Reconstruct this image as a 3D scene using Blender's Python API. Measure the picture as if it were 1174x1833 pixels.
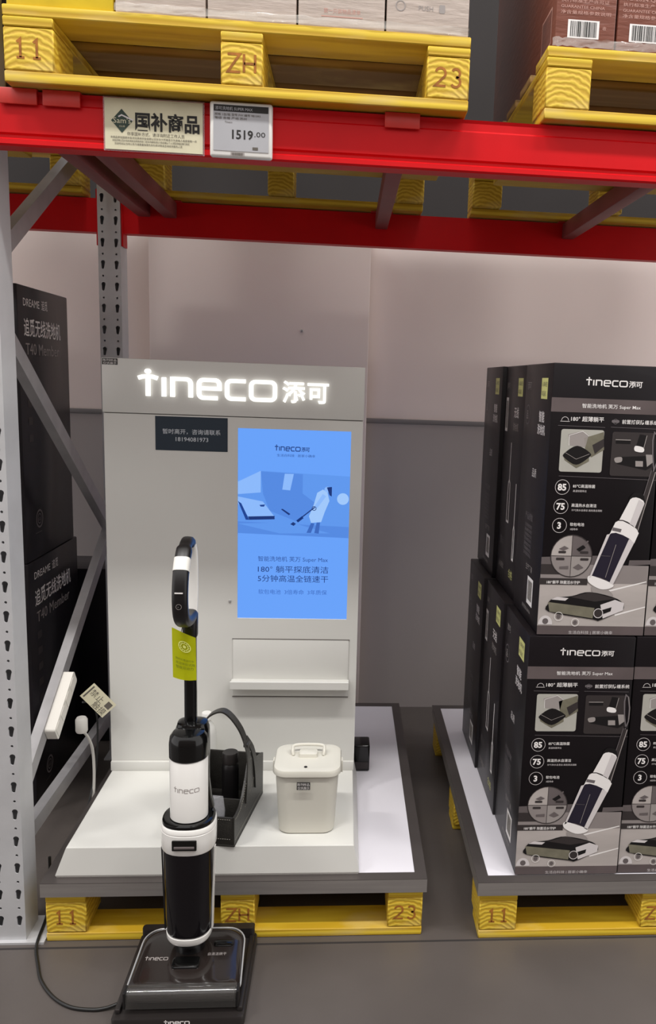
import bpy, bmesh, math, random
from mathutils import Vector, Matrix
random.seed(7)
sc = bpy.context.scene
for o in list(bpy.data.objects):
    bpy.data.objects.remove(o)

# ------------------------------------------------------------------ camera, world, light, exposure
YAW, PITCH, ROLL = .0832, .1612, .0377
fw = Vector((math.sin(YAW)*math.cos(PITCH), math.cos(YAW)*math.cos(PITCH), -math.sin(PITCH)))
rt = Vector((math.cos(YAW), -math.sin(YAW), 0)); up = rt.cross(fw)
r2 = rt*math.cos(ROLL) + up*math.sin(ROLL); u2 = -rt*math.sin(ROLL) + up*math.cos(ROLL)
cd = bpy.data.cameras.new('camera'); cam = bpy.data.objects.new('camera', cd); sc.collection.objects.link(cam)
M = Matrix.Identity(4)
for i in range(3):
    M[i][0] = r2[i]; M[i][1] = u2[i]; M[i][2] = -fw[i]
M[0][3], M[1][3], M[2][3] = .7584, -2.0155, 1.5035
cam.matrix_world = M
cd.sensor_fit = 'VERTICAL'; cd.sensor_height = 36.0; cd.sensor_width = 36.0
cd.lens = 36.0*1455.9/1833; cd.shift_x = -147.6/1833; cd.shift_y = 3.4/1833
cd.clip_start = .02
sc.camera = cam

w = bpy.data.worlds.new('world'); sc.world = w; w.use_nodes = True
w.node_tree.nodes['Background'].inputs[0].default_value = (1.0, .965, .95, 1)
w.node_tree.nodes['Background'].inputs[1].default_value = 1.18

def area_lamp(name, loc, sx, sy, power, col, rot=(0, 0, 0)):
    l = bpy.data.lights.new(name, 'AREA'); l.shape = 'RECTANGLE'; l.size = sx; l.size_y = sy
    l.energy = power; l.color = col
    o = bpy.data.objects.new(name, l); o.location = loc; o.rotation_euler = rot
    sc.collection.objects.link(o); return o
# the warehouse's row of high-bay lamps over the aisle
for k in range(4):
    area_lamp('aisle_lamp', (-3.6+k*3.0, -2.3, 7.0), 1.5, .35, 135, (1, .985, .95))

sc.view_settings.view_transform = 'Standard'; sc.view_settings.look = 'None'
sc.view_settings.gamma = 1.0; sc.view_settings.use_curve_mapping = False
sc.view_settings.exposure = 0.2

# ------------------------------------------------------------------ materials
def lin(c):
    c = c/255.0
    return c/12.92 if c <= .04045 else ((c+.055)/1.055)**2.4
def rgb(c): return (lin(c[0]), lin(c[1]), lin(c[2]), 1)
MATS = {}
def mat(name, col, rough=.5, metal=0., var=0., scale=8., bump=0., bscale=60., coat=0., stretch=None, emit=0., trans=0., spec=.5):
    m = bpy.data.materials.new(name); m.use_nodes = True; MATS[name] = m
    nt = m.node_tree; b = nt.nodes['Principled BSDF']
    b.inputs['Base Color'].default_value = rgb(col); b.inputs['Roughness'].default_value = rough
    b.inputs['Metallic'].default_value = metal; b.inputs['Coat Weight'].default_value = coat
    b.inputs['Specular IOR Level'].default_value = spec
    b.inputs['Transmission Weight'].default_value = trans
    if emit:
        b.inputs['Emission Color'].default_value = rgb(col); b.inputs['Emission Strength'].default_value = emit
        b.inputs['Base Color'].default_value = (.01, .01, .01, 1)
    if var or bump:
        tc = nt.nodes.new('ShaderNodeTexCoord'); mp = nt.nodes.new('ShaderNodeMapping')
        nt.links.new(tc.outputs['Object'], mp.inputs[0])
        if stretch: mp.inputs['Scale'].default_value = stretch
    if var:
        n = nt.nodes.new('ShaderNodeTexNoise'); n.inputs['Scale'].default_value = scale; n.inputs['Detail'].default_value = 5
        nt.links.new(mp.outputs[0], n.inputs[0])
        r = nt.nodes.new('ShaderNodeValToRGB'); e = r.color_ramp.elements
        base = rgb(col)
        e[0].position = .3; e[1].position = .7
        e[0].color = tuple(max(0, x*(1-var)) for x in base[:3])+(1,)
        e[1].color = tuple(min(1, x*(1+var)) for x in base[:3])+(1,)
        nt.links.new(n.outputs[0], r.inputs[0]); nt.links.new(r.outputs[0], b.inputs['Base Color'])
    if bump:
        n2 = nt.nodes.new('ShaderNodeTexNoise'); n2.inputs['Scale'].default_value = bscale; n2.inputs['Detail'].default_value = 3
        nt.links.new(mp.outputs[0], n2.inputs[0])
        bp = nt.nodes.new('ShaderNodeBump'); bp.inputs['Strength'].default_value = bump; bp.inputs['Distance'].default_value = .004
        nt.links.new(n2.outputs[0], bp.inputs['Height']); nt.links.new(bp.outputs[0], b.inputs['Normal'])
        if coat: nt.links.new(bp.outputs[0], b.inputs['Coat Normal'])
    return m
def wood(name, c1, c2, scale, rings=False, rough=.6):
    m = bpy.data.materials.new(name); m.use_nodes = True; MATS[name] = m
    nt = m.node_tree; b = nt.nodes['Principled BSDF']; b.inputs['Roughness'].default_value = rough
    tc = nt.nodes.new('ShaderNodeTexCoord'); mp = nt.nodes.new('ShaderNodeMapping')
    nt.links.new(tc.outputs['Object'], mp.inputs[0])
    wv = nt.nodes.new('ShaderNodeTexWave')
    if rings:
        wv.wave_type = 'RINGS'; wv.rings_direction = 'Y'; mp.inputs['Location'].default_value = (.012, 0, .045)
    else:
        wv.wave_type = 'BANDS'; wv.bands_direction = 'Z'; mp.inputs['Scale'].default_value = (.12, 1, 1)
    wv.inputs['Scale'].default_value = scale; wv.inputs['Distortion'].default_value = 5.0 if rings else 3.2; wv.inputs['Detail'].default_value = 2.5
    wv.inputs['Detail Scale'].default_value = 1.2
    nt.links.new(mp.outputs[0], wv.inputs[0])
    r = nt.nodes.new('ShaderNodeValToRGB'); e = r.color_ramp.elements
    e[0].color = rgb(c1); e[1].color = rgb(c2); e[0].position = .15; e[1].position = .85
    nt.links.new(wv.outputs['Fac'], r.inputs[0])
    # scuffed patches where the paint has worn thin
    nz = nt.nodes.new('ShaderNodeTexNoise'); nz.inputs['Scale'].default_value = 9; nz.inputs['Detail'].default_value = 6
    mp2 = nt.nodes.new('ShaderNodeMapping'); mp2.inputs['Scale'].default_value = (.6, 1, 3); nt.links.new(tc.outputs['Object'], mp2.inputs[0]); nt.links.new(mp2.outputs[0], nz.inputs[0])
    r2_ = nt.nodes.new('ShaderNodeValToRGB'); r2_.color_ramp.elements[0].position = .52; r2_.color_ramp.elements[1].position = .78
    r2_.color_ramp.elements[0].color = (0, 0, 0, 1); r2_.color_ramp.elements[1].color = (.75, .75, .75, 1)
    nt.links.new(nz.outputs[0], r2_.inputs[0])
    mx = nt.nodes.new('ShaderNodeMixRGB'); mx.inputs[2].default_value = rgb((206, 180, 108)); nt.links.new(r2_.outputs[0], mx.inputs[0]); nt.links.new(r.outputs[0], mx.inputs[1])
    nt.links.new(mx.outputs[0], b.inputs['Base Color'])
    bp = nt.nodes.new('ShaderNodeBump'); bp.inputs['Strength'].default_value = .35; bp.inputs['Distance'].default_value = .002
    nt.links.new(wv.outputs['Fac'], bp.inputs['Height']); nt.links.new(bp.outputs[0], b.inputs['Normal'])
    return m

mat('concrete', (80, 74, 71), .42, var=.10, scale=3.5, bump=.12, bscale=40)
mat('wall_grey', (222, 208, 203), .6, var=.04, scale=1.5)
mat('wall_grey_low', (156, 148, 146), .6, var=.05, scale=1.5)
mat('stock_front', (112, 102, 98), .8, var=.2, scale=2)
mat('wall_seam', (112, 108, 108), .5)
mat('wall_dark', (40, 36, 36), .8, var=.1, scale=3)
mat('paint_red', (204, 6, 16), .45, spec=.25, var=.08, scale=5, bump=.04)
mat('clip_red', (196, 48, 40), .4, var=.08, scale=30)
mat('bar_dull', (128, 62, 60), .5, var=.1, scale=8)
mat('steel_paint', (196, 196, 198), .38, metal=.25, var=.06, scale=9, bump=.05)
mat('steel_dark_reflect', (96, 90, 88), .45, metal=.6, var=.08, scale=5)  # rim-top steel, colour darkened to imitate its dark reflection
mat('galvanized', (170, 168, 170), .4, metal=.5, var=.10, scale=14)
mat('steel_brush', (168, 163, 160), .38, metal=.7, var=.08, scale=4, stretch=(1, 20, 20))
mat('white_board', (222, 219, 226), .45, var=.02, scale=3)
mat('white_lacquer', (212, 211, 206), .42, var=.02, scale=2)
mat('white_gloss', (228, 226, 222), .25, coat=.3)
mat('line_grey', (105, 100, 96), .6)
wood('yellow_wood', (190, 152, 26), (222, 190, 52), 16)
wood('yellow_end', (192, 154, 34), (222, 190, 62), 26, rings=True)
wood('raw_wood', (140, 110, 62), (186, 152, 96), 12)
mat('pallet_ink', (156, 96, 30), .8, var=.3, scale=60)
mat('black_gloss', (8, 8, 8), .14, spec=.45)
mat('black_satin', (17, 15, 16), .38, var=.1, scale=20)
mat('black_tank', (13, 10, 14), .10, spec=.35)
mat('black_dock', (34, 30, 29), .4, var=.1, scale=10)
mat('smoked_cover', (34, 28, 26), .12, coat=.3, bump=.03, bscale=25)
mat('leather', (42, 40, 37), .42, var=.15, scale=60, bump=.25, bscale=220)
mat('stitch', (150, 146, 136), .7)
mat('pail_plastic', (206, 203, 192), .4, var=.015, scale=3)
mat('silver', (200, 200, 200), .3, metal=.6)
mat('roller_grey', (58, 54, 52), .5, var=.3, scale=10, stretch=(1, 30, 30))
mat('tag_lime', (222, 226, 20), .45, var=.04, scale=12)
mat('tag_ink', (122, 134, 12), .6)
mat('tag_pale', (232, 238, 130), .5)
mat('cable_black', (20, 20, 20), .45)
mat('cable_white', (205, 202, 196), .45)
mat('strip_white', (226, 222, 214), .4)
mat('paper', (206, 200, 172), .7, var=.05, scale=20)
mat('paper_white', (222, 220, 214), .7, var=.04, scale=30)
mat('ink', (28, 26, 24), .7)
mat('ink_soft', (92, 86, 78), .7)
mat('sign_green', (40, 58, 48), .6)
mat('eink', (168, 168, 172), .5, var=.03, scale=20)
mat('carton_black', (17, 13, 16), .40, spec=.25, var=.25, scale=5, coat=.06, bump=.10, bscale=14)
mat('carton_night', (22, 19, 24), .34, spec=.35, var=.25, scale=5, coat=.1, bump=.12, bscale=9)
mat('carton_pale', (206, 192, 182), .35, var=.06, scale=20, coat=.6, bump=.35, bscale=18, stretch=(1, 1, 5))
mat('carton_yellow', (226, 196, 40), .4, var=.06, scale=20, coat=.5, bump=.3, bscale=18)
mat('carton_rust', (134, 82, 68), .35, var=.08, scale=18, coat=.6, bump=.35, bscale=18, stretch=(1, 1, 5))
mat('carton_maroon', (62, 28, 26), .45, var=.1, scale=8)
mat('p_white', (232, 228, 226), .5)
mat('p_grey', (150, 143, 140), .5)
mat('p_mid', (98, 90, 90), .5, var=.12, scale=8)
mat('p_dark', (48, 42, 42), .5)
mat('p_ink', (14, 12, 14), .4)
mat('p_navy', (30, 26, 42), .4)
mat('p_band', (92, 82, 82), .4, var=.2, scale=6)
mat('p_floor', (176, 168, 164), .45, var=.10, scale=5, stretch=(1, 1, 4))
mat('p_floor2', (138, 130, 128), .45, var=.10, scale=5)
mat('p_pic', (172, 170, 162), .45, var=.04, scale=20)
mat('p_olive', (112, 108, 92), .5, var=.2, scale=30)
mat('p_lime', (204, 204, 128), .5, var=.08, scale=90)
mat('p_text', (206, 200, 200), .5)
mat('p_dim', (104, 98, 100), .5)
mat('p_redtext', (196, 150, 138), .5)
mat('notice', (38, 50, 62), .4)
mat('notice_text', (206, 212, 218), .5)
mat('lamp_white', (255, 252, 246), .4, emit=1.3)
for n, c in dict(s_base=(104, 162, 250), s_band=(95, 152, 238), s_light=(140, 186, 252), s_pale=(160, 200, 252), s_mid=(84, 138, 226), s_dark=(26, 66, 146), s_ink=(22, 52, 120), s_text=(40, 76, 150), s_dim=(58, 104, 190)).items():
    mat(n, c, .3, emit=.86, spec=.2)
def clear_mat(name, tint, alpha, rough):
    m = bpy.data.materials.new(name); m.use_nodes = True; MATS[name] = m; nt = m.node_tree
    b = nt.nodes['Principled BSDF']; b.inputs['Base Color'].default_value = rgb(tint); b.inputs['Roughness'].default_value = rough
    b.inputs['Alpha'].default_value = alpha; b.inputs['Coat Weight'].default_value = 1.0
clear_mat('clear_plastic', (215, 215, 220), .22, .08)
clear_mat('smoked_window', (70, 68, 66), .30, .08)
clear_mat('film', (235, 232, 226), .30, .12)
G = MATS.get

# ------------------------------------------------------------------ mesh helpers
COL = sc.collection
def link(name, me, m=None, parent=None, smooth=None):
    if m is not None:
        for x in (m if isinstance(m, (list, tuple)) else [m]): me.materials.append(G(x) if isinstance(x, str) else x)
    if smooth:
        me.shade_smooth(); me.set_sharp_from_angle(angle=math.radians(smooth))
    o = bpy.data.objects.new(name, me); COL.objects.link(o)
    if parent: o.parent = parent
    return o
def from_bm(bm, name):
    me = bpy.data.meshes.new(name); bmesh.ops.recalc_face_normals(bm, faces=bm.faces); bm.to_mesh(me); bm.free(); return me
def tag(o, label=None, cat=None, group=None, kind=None):
    if label: o['label'] = label
    if cat: o['category'] = cat
    if group: o['group'] = group
    if kind: o['kind'] = kind
    return o
def thing(name, loc, label, cat, group=None, rz=0):
    o = bpy.data.objects.new(name, None); COL.objects.link(o); o.location = loc; o.rotation_euler = (0, 0, rz)
    o.empty_display_size = .05
    return tag(o, label, cat, group)
def add_box(bm, x0, x1, y0, y1, z0, z1, bev=0., seg=2):
    r = bmesh.ops.create_cube(bm, size=1)
    vs = r['verts']
    for v in vs:
        v.co = Vector((x0+(v.co.x+.5)*(x1-x0), y0+(v.co.y+.5)*(y1-y0), z0+(v.co.z+.5)*(z1-z0)))
    if bev:
        es = list({e for v in vs for e in v.link_edges})
        bmesh.ops.bevel(bm, geom=es, offset=bev, segments=seg, affect='EDGES', profile=.5)
def box(name, x0, x1, y0, y1, z0, z1, m, parent=None, bev=0., seg=2):
    bm = bmesh.new(); add_box(bm, x0, x1, y0, y1, z0, z1, bev, seg)
    return link(name, from_bm(bm, name), m, parent, 40 if bev else None)
def rrect(hx, hy, r, n=6):
    pts = []
    for cx, cy, a0 in ((hx-r, hy-r, 0), (-hx+r, hy-r, 90), (-hx+r, -hy+r, 180), (hx-r, -hy+r, 270)):
        for k in range(n+1):
            a = math.radians(a0+90*k/n); pts.append((cx+r*math.cos(a), cy+r*math.sin(a)))
    return pts
def superell(hx, hy, p=2.0, n=40):
    out = []
    for k in range(n):
        a = 2*math.pi*k/n; c, s = math.cos(a), math.sin(a)
        out.append((hx*math.copysign(abs(c)**(2/p), c), hy*math.copysign(abs(s)**(2/p), s)))
    return out
def add_loft(bm, rings, cap0=True, cap1=True):
    rows = [[bm.verts.new(p) for p in ring] for ring in rings]
    n = len(rows[0])
    for a, b in zip(rows[:-1], rows[1:]):
        for i in range(n):
            bm.faces.new((a[i], a[(i+1) % n], b[(i+1) % n], b[i]))
    if cap0: bm.faces.new(rows[0][::-1])
    if cap1: bm.faces.new(rows[-1])
def loft(name, rings, m, parent=None, cap0=True, cap1=True, smooth=40):
    bm = bmesh.new(); add_loft(bm, rings, cap0, cap1)
    return link(name, from_bm(bm, name), m, parent, smooth)
def ring_at(sec, cx, cy, z): return [(cx+a, cy+b, z) for a, b in sec]
def lathe(name, prof, cx, cy, m, parent=None, n=28, cap0=True, cap1=True):
    return loft(name, [[(cx+r*math.cos(2*math.pi*k/n), cy+r*math.sin(2*math.pi*k/n), z) for k in range(n)] for r, z in prof], m, parent, cap0, cap1)
def catmull(pts, n=8, closed=False):
    P = [Vector(p) for p in pts]; out = []
    L = len(P)
    for i in range(L if closed else L-1):
        p0 = P[(i-1) % L] if closed else P[max(i-1, 0)]; p1 = P[i]; p2 = P[(i+1) % L]; p3 = P[(i+2) % L] if closed else P[min(i+2, L-1)]
        for k in range(n):
            t = k/n
            out.append(.5*((2*p1)+(-p0+p2)*t+(2*p0-5*p1+4*p2-p3)*t*t+(-p0+3*p1-3*p2+p3)*t**3))
    if not closed: out.append(P[-1])
    return out
def add_sweep(bm, path, sec, side=None, closed=False, scale=None):
    """sec: 2D points (a along side, b along binormal); side: fixed side vector"""
    P = [Vector(p) for p in path]; n = len(P); rows = []
    prev = None
    for i in range(n):
        t = (P[(i+1) % n]-P[i-1]) if closed else (P[min(i+1, n-1)]-P[max(i-1, 0)])
        t.normalize()
        if side is not None: s = Vector(side); s = (s-t*s.dot(t)).normalized()
        else:
            if prev is None:
                s = t.orthogonal().normalized()
            else: s = (prev-t*prev.dot(t)).normalized()
            prev = s
        b = t.cross(s); k = scale[i] if scale else 1
        rows.append([bm.verts.new(P[i]+s*(a*k)+b*(c*k)) for a, c in sec])
    m = len(sec)
    pairs = list(zip(rows[:-1], rows[1:]))+([(rows[-1], rows[0])] if closed else [])
    for a, c in pairs:
        for i in range(m): bm.faces.new((a[i], a[(i+1) % m], c[(i+1) % m], c[i]))
    if not closed: bm.faces.new(rows[0][::-1]); bm.faces.new(rows[-1])
def sweep(name, path, sec, m, parent=None, side=None, closed=False, scale=None):
    bm = bmesh.new(); add_sweep(bm, path, sec, side, closed, scale)
    return link(name, from_bm(bm, name), m, parent, 50)
def circ(r, n=10): return [(r*math.cos(2*math.pi*k/n), r*math.sin(2*math.pi*k/n)) for k in range(n)]

# ------------------------------------------------------------------ flat print (lettering, artwork) on real surfaces
_tc = {}
def text_geo(s, bold):
    k = (s, bold)
    if k not in _tc:
        c = bpy.data.curves.new('lettering', 'FONT'); c.body = s; c.size = 1; c.resolution_u = 2
        if bold: c.offset = bold
        o = bpy.data.objects.new('lettering', c); me = o.to_mesh()
        _tc[k] = ([(v.co.x, v.co.y) for v in me.vertices], [tuple(p.vertices) for p in me.polygons])
        o.to_mesh_clear(); bpy.data.objects.remove(o); bpy.data.curves.remove(c)
    return _tc[k]
def arc(cx, cy, r, a0, a1, n=6): return [(cx+r*math.cos(math.radians(a0+(a1-a0)*k/n)), cy+r*math.sin(math.radians(a0+(a1-a0)*k/n))) for k in range(n+1)]
# the rounded wordmark: strokes in units of the x-height
def wordmark():
    L = []
    L.append([[(0, .86), (.2, .93), (.42, .95), (.64, .93), (.84, .86)], [(.42, .93), (.42, 0)], 'dot'])
    L.append([[(1.12, .92), (1.12, 0)]])
    L.append([[(1.5, 0), (1.5, .87)]+[(1.5, .87)]+arc(2.1, .67, .2, 90, 0)+[(2.3, 0)]])
    L.append([[(2.75, .46), (3.58, .46), (3.58, .67)]+arc(3.38, .67, .2, 0, 90)+arc(2.87, .67, .2, 90, 180)+arc(2.87, .2, .2, 180, 270)+[(3.5, 0)]])
    L.append([[(4.75, .87)]+arc(4.12, .67, .2, 90, 180)+arc(4.12, .2, .2, 180, 270)+[(4.75, 0)]])
    L.append([arc(5.87, .67, .2, 0, 90)+arc(5.2, .67, .2, 90, 180)+arc(5.2, .2, .2, 180, 270)+arc(5.87, .2, .2, 270, 360)+[(6.07, .67)]])
    return L
def stroke_polys(pts, wd):
    """quads + joint discs-free mitred ribbon for a polyline"""
    P = []
    for p in pts:
        v = Vector(p)
        if not P or (v-P[-1]).length > 1e-5: P.append(v)
    Lp, Rp = [], []
    for i, p in enumerate(P):
        d1 = (p-P[i-1]).normalized() if i > 0 else (P[1]-P[0]).normalized()
        d2 = (P[i+1]-p).normalized() if i < len(P)-1 else d1
        if i == 0: d1 = d2
        n1 = Vector((-d1.y, d1.x)); n2 = Vector((-d2.y, d2.x)); mm = (n1+n2)
        if mm.length < 1e-4: mm = n1
        mm.normalize(); k = wd/2/max(.4, mm.dot(n1))
        Lp.append(p+mm*k); Rp.append(p-mm*k)
    return [[Lp[i], Rp[i], Rp[i+1], Lp[i+1]] for i in range(len(P)-1)]
class Print:
    def __init__(s): s.v = []; s.f = []; s.m = []; s.names = []
    def mi(s, m):
        if m not in s.names: s.names.append(m)
        return s.names.index(m)
    def poly(s, pts, m, lay=1):
        b = len(s.v); s.v += [(p[0], p[1], lay) for p in pts]; s.f.append(tuple(range(b, b+len(pts)))); s.m.append(s.mi(m))
    def rect(s, u0, v0, u1, v1, m, lay=1): s.poly([(u0, v0), (u1, v0), (u1, v1), (u0, v1)], m, lay)
    def rr(s, u0, v0, u1, v1, r, m, lay=1, ang=0, piv=None):
        hx, hy = abs(u1-u0)/2, abs(v1-v0)/2; c = ((u0+u1)/2, (v0+v1)/2)
        s.poly([(c[0]+a, c[1]+b) for a, b in rrect(hx, hy, min(r, hx*.98, hy*.98), 4)], m, lay)
    def disc(s, u, v, r, m, lay=1, n=24): s.poly([(u+r*math.cos(2*math.pi*k/n), v+r*math.sin(2*math.pi*k/n)) for k in range(n)], m, lay)
    def ring(s, u, v, r, wd, m, lay=1, a0=0, a1=360, n=28): s.stroke(arc(u, v, r, a0, a1, n), wd, m, lay)
    def stroke(s, pts, wd, m, lay=1):
        for q in stroke_polys(pts, wd): s.poly(q, m, lay)
    def text(s, t, u, v, size, m, lay=2, align='l', width=None, bold=0., slant=0.):
        vs, fs = text_geo(t, bold)
        if not vs: return
        x0 = min(a for a, _ in vs); x1 = max(a for a, _ in vs)
        k = size; kx = (width/(x1-x0)) if width else size
        off = {'l': -x0*kx, 'c': -(x0+x1)/2*kx, 'r': -x1*kx}[align]
        b = len(s.v); s.v += [(u+off+a*kx+slant*c*k, v+c*k, lay) for a, c in vs]
        i = s.mi(m)
        for f in fs: s.f.append(tuple(b+q for q in f)); s.m.append(i)
    def logo(s, u, v, h, m, lay=2, hanzi=True, wd=.2, width=None):
        kx = (width/6.2) if width else h
        for let in wordmark():
            for st in let:
                if st == 'dot': s.disc(u+.42*kx, v+1.22*h, .13*h, m, lay, 10)
                else:
                    for q in stroke_polys(st, wd): s.poly([(u+a*kx, v+b*h) for a, b in q], m, lay)
        if hanzi: s.text('添可', u+6.35*kx, v-.02*h, 1.1*h, m, lay, width=2.0*kx, bold=.02)
    def barcode(s, u0, v0, u1, v1, m, lay=2, seed=1):
        rn = random.Random(seed); u = u0
        while u < u1:
            a = (u1-u0)/60*rn.choice((1, 1, 2, 3)); s.rect(u, v0, min(u+a, u1), v1, m, lay); u += a+(u1-u0)/60*rn.choice((1, 1, 2))
    def build(s, name, org, U, V, parent=None, lift=.0003):
        U = Vector(U); V = Vector(V); N = U.cross(V); O = Vector(org)
        me = bpy.data.meshes.new(name)
        me.from_pydata([O+U*a+V*b+N*(lift*l) for a, b, l in s.v], [], s.f)
        for nm in s.names: me.materials.append(G(nm))
        me.polygons.foreach_set('material_index', s.m); me.update()
        o = bpy.data.objects.new(name, me); COL.objects.link(o)
        if parent: o.parent = parent
        return o
XF, ZF = (1, 0, 0), (0, 0, 1)        # a face looking at the aisle
YF = (0, -1, 0)                      # U for a face looking along +X is (0,1,0)

# ------------------------------------------------------------------ setting
tag(box('floor', -5, 6, -6, 1.75, -.12, 0, 'concrete'), kind='structure')
tag(box('wall_back', -5, 6, 1.60, 1.75, 0, 2.13, ['wall_grey']), kind='structure')
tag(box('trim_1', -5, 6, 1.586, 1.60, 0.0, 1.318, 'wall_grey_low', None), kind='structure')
tag(box('trim_2', -5, 6, 1.578, 1.60, 1.318, 1.338, 'wall_seam', None, .004), kind='structure')
pil = box('wall_pilaster', -.05, .845, 1.46, 1.586, 0, 2.12, 'wall_grey', None, .004)
tag(pil, kind='structure')
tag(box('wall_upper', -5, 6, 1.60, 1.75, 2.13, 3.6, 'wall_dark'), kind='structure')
tag(box('aisle_light_block', -5, 6, -4.7, -4.5, 0, 3.4, 'stock_front'), kind='structure')  # unseen stand-in for the opposite rack, added to block low ambient light
lathe('wall_plug', [(.006, 0), (.006, .004), (.004, .006)], 0, 0, 'galvanized', pil, 14).matrix_local = Matrix.Translation((.568, 1.46, 1.694)) @ Matrix.Rotation(math.pi/2, 4, 'X')

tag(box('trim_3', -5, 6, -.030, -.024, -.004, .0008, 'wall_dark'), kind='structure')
# ------------------------------------------------------------------ pallet rack
def plate_curve(outline, holes, thick):
    c = bpy.data.curves.new('plate', 'CURVE'); c.dimensions = '2D'; c.fill_mode = 'BOTH'; c.extrude = thick/2
    for loop in [outline]+holes:
        sp = c.splines.new('POLY'); sp.points.add(len(loop)-1); sp.use_cyclic_u = True
        for p, q in zip(sp.points, loop): p.co = (q[0], q[1], 0, 1)
    o = bpy.data.objects.new('plate', c); me = o.to_mesh()
    vs = [tuple(v.co) for v in me.vertices]; fs = [tuple(p.vertices) for p in me.polygons]
    o.to_mesh_clear(); bpy.data.objects.remove(o); bpy.data.curves.remove(c)
    return vs, fs
PX0, PX1, PH = -.130, -.052, 3.2
def make_post():
    holes = []
    z = .045
    while z < PH-.06:
        for x in (-.114, -.067):
            # keyhole slot: wide top, narrow tail
            holes.append(arc(x, z+.024, .0075, -35, 215, 10)+arc(x-.001, z+.006, .0045, 180, 360, 6))
            holes.append(arc(x, z+.053, .0036, 0, 315, 7))
        z += .0755
    vs, fs = plate_curve([(PX0, 0), (PX1, 0), (PX1, PH), (PX0, PH)], holes, .003)
    bm = bmesh.new()
    bv = [bm.verts.new((x, .0015-zz, y)) for x, y, zz in vs]
    for f in fs:
        try: bm.faces.new([bv[i] for i in f])
        except ValueError: pass
    for x0, x1 in ((PX0, PX0+.003), (PX1-.003, PX1)):
        add_box(bm, x0, x1, .003, .06, 0, PH)
    add_box(bm, PX0, PX0+.02, .06, .085, 0, PH); add_box(bm, PX1-.02, PX1, .06, .085, 0, PH)
    add_box(bm, PX0+.004, PX1-.004, .050, .054, 0, PH)
    return from_bm(bm, 'post')
frame = thing('rack_upright', (-.09, 0, 0), 'pale grey perforated steel rack upright with diagonal braces at far left', 'rack')
def at(o, p):   # put a mesh built in world coordinates under an Empty
    o.parent = p; o.matrix_parent_inverse = Matrix.Translation(-Vector(p.location)) if abs(p.rotation_euler.z) < 1e-6 else (Matrix.Translation(p.location) @ Matrix.Rotation(p.rotation_euler.z, 4, 'Z')).inverted()
    return o
post_me = make_post()
pf = link('post', post_me, 'steel_paint'); at(pf, frame)
pr = bpy.data.objects.new('post', post_me); COL.objects.link(pr); at(pr, frame); pr.location = (0, 1.055, 0)
for y in (.0, 1.055):
    at(box('base_plate', -.150, -.003 if y < .5 else -.03, y-.012, y+.10, 0, .006, 'steel_paint'), frame)
def brace(y0, z0, y1, z1, wd=.045):
    d = Vector((0, y1-y0, z1-z0)).normalized(); path = [(-.091, y0, z0), (-.091, y1, z1)]
    return at(sweep('brace', path, [(-.014, -wd/2), (.014, -wd/2), (.014, wd/2), (-.014, wd/2)], 'galvanized', None, side=(1, 0, 0)), frame)
brace(.062, 1.625, 1.05, .885); brace(1.05, .99, .062, .345); brace(.062, .238, 1.05, .238); brace(.062, 1.755, 1.05, 2.36); brace(.062, 3.05, 1.05, 2.46)

def beam(y0, flip, x0, x1, label):
    t = thing('rack_beam', ((x0+x1)/2, y0, 1.985), label, 'rack beam')
    zb = 1.985; s = -1 if flip else 1
    prof = [(0, 0), (-.004, .004), (-.004, .014), (.004, .018), (.004, .024), (-.001, .028), (-.001, .088), (.003, .092), (.003, .108), (0, .115), (.045, .115), (.045, .0)]
    ring = lambda x: [(x, y0+s*a, zb+b) for a, b in prof]
    at(loft('beam_body', [ring(x0), ring(x1)], 'paint_red', None, smooth=20), t)
    for xa in (x0, x1-.006):
        at(box('end_connector', xa, xa+.006, y0-.004 if not flip else y0-.05, y0+.05 if not flip else y0+.004, 1.94, 2.13, 'paint_red'), t)
    return t
beam(-.045, False, -.051, 2.62, 'long red front rack beam carrying the sign card and price label')
beam(1.115, True, -.051, 2.62, 'red rear rack beam in shade behind the display stand')
beam(-.045, False, -2.8, -.131, 'red front rack beam of the next bay at far left')
beam(1.115, True, -2.8, -.131, 'red rear rack beam stub at far left behind the upright')
def support_bar(x, label):
    t = thing('support_bar', (x, .5, 2.06), label, 'support bar')
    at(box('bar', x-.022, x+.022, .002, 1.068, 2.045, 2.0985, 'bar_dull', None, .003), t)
    at(box('end_clip', x-.04, x+.04, -.052, .02, 2.1005, 2.1035, 'clip_red', None, .001), t)
    at(box('end_clip', x-.04, x+.04, -.056, -.050, 2.070, 2.1035, 'clip_red', None, .002), t)
    at(box('end_clip', x-.04, x+.04, 1.05, 1.12, 2.1005, 2.1035, 'clip_red', None, .001), t)
support_bar(.028, 'red support bar clip hooked over front beam, leftmost one')
support_bar(.120, 'red support bar clip left of the beige sign card')
support_bar(.870, 'red support bar clip below the pallet block stamped 23')
support_bar(1.56, 'red support bar under the right-hand upper pallet')

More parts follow.
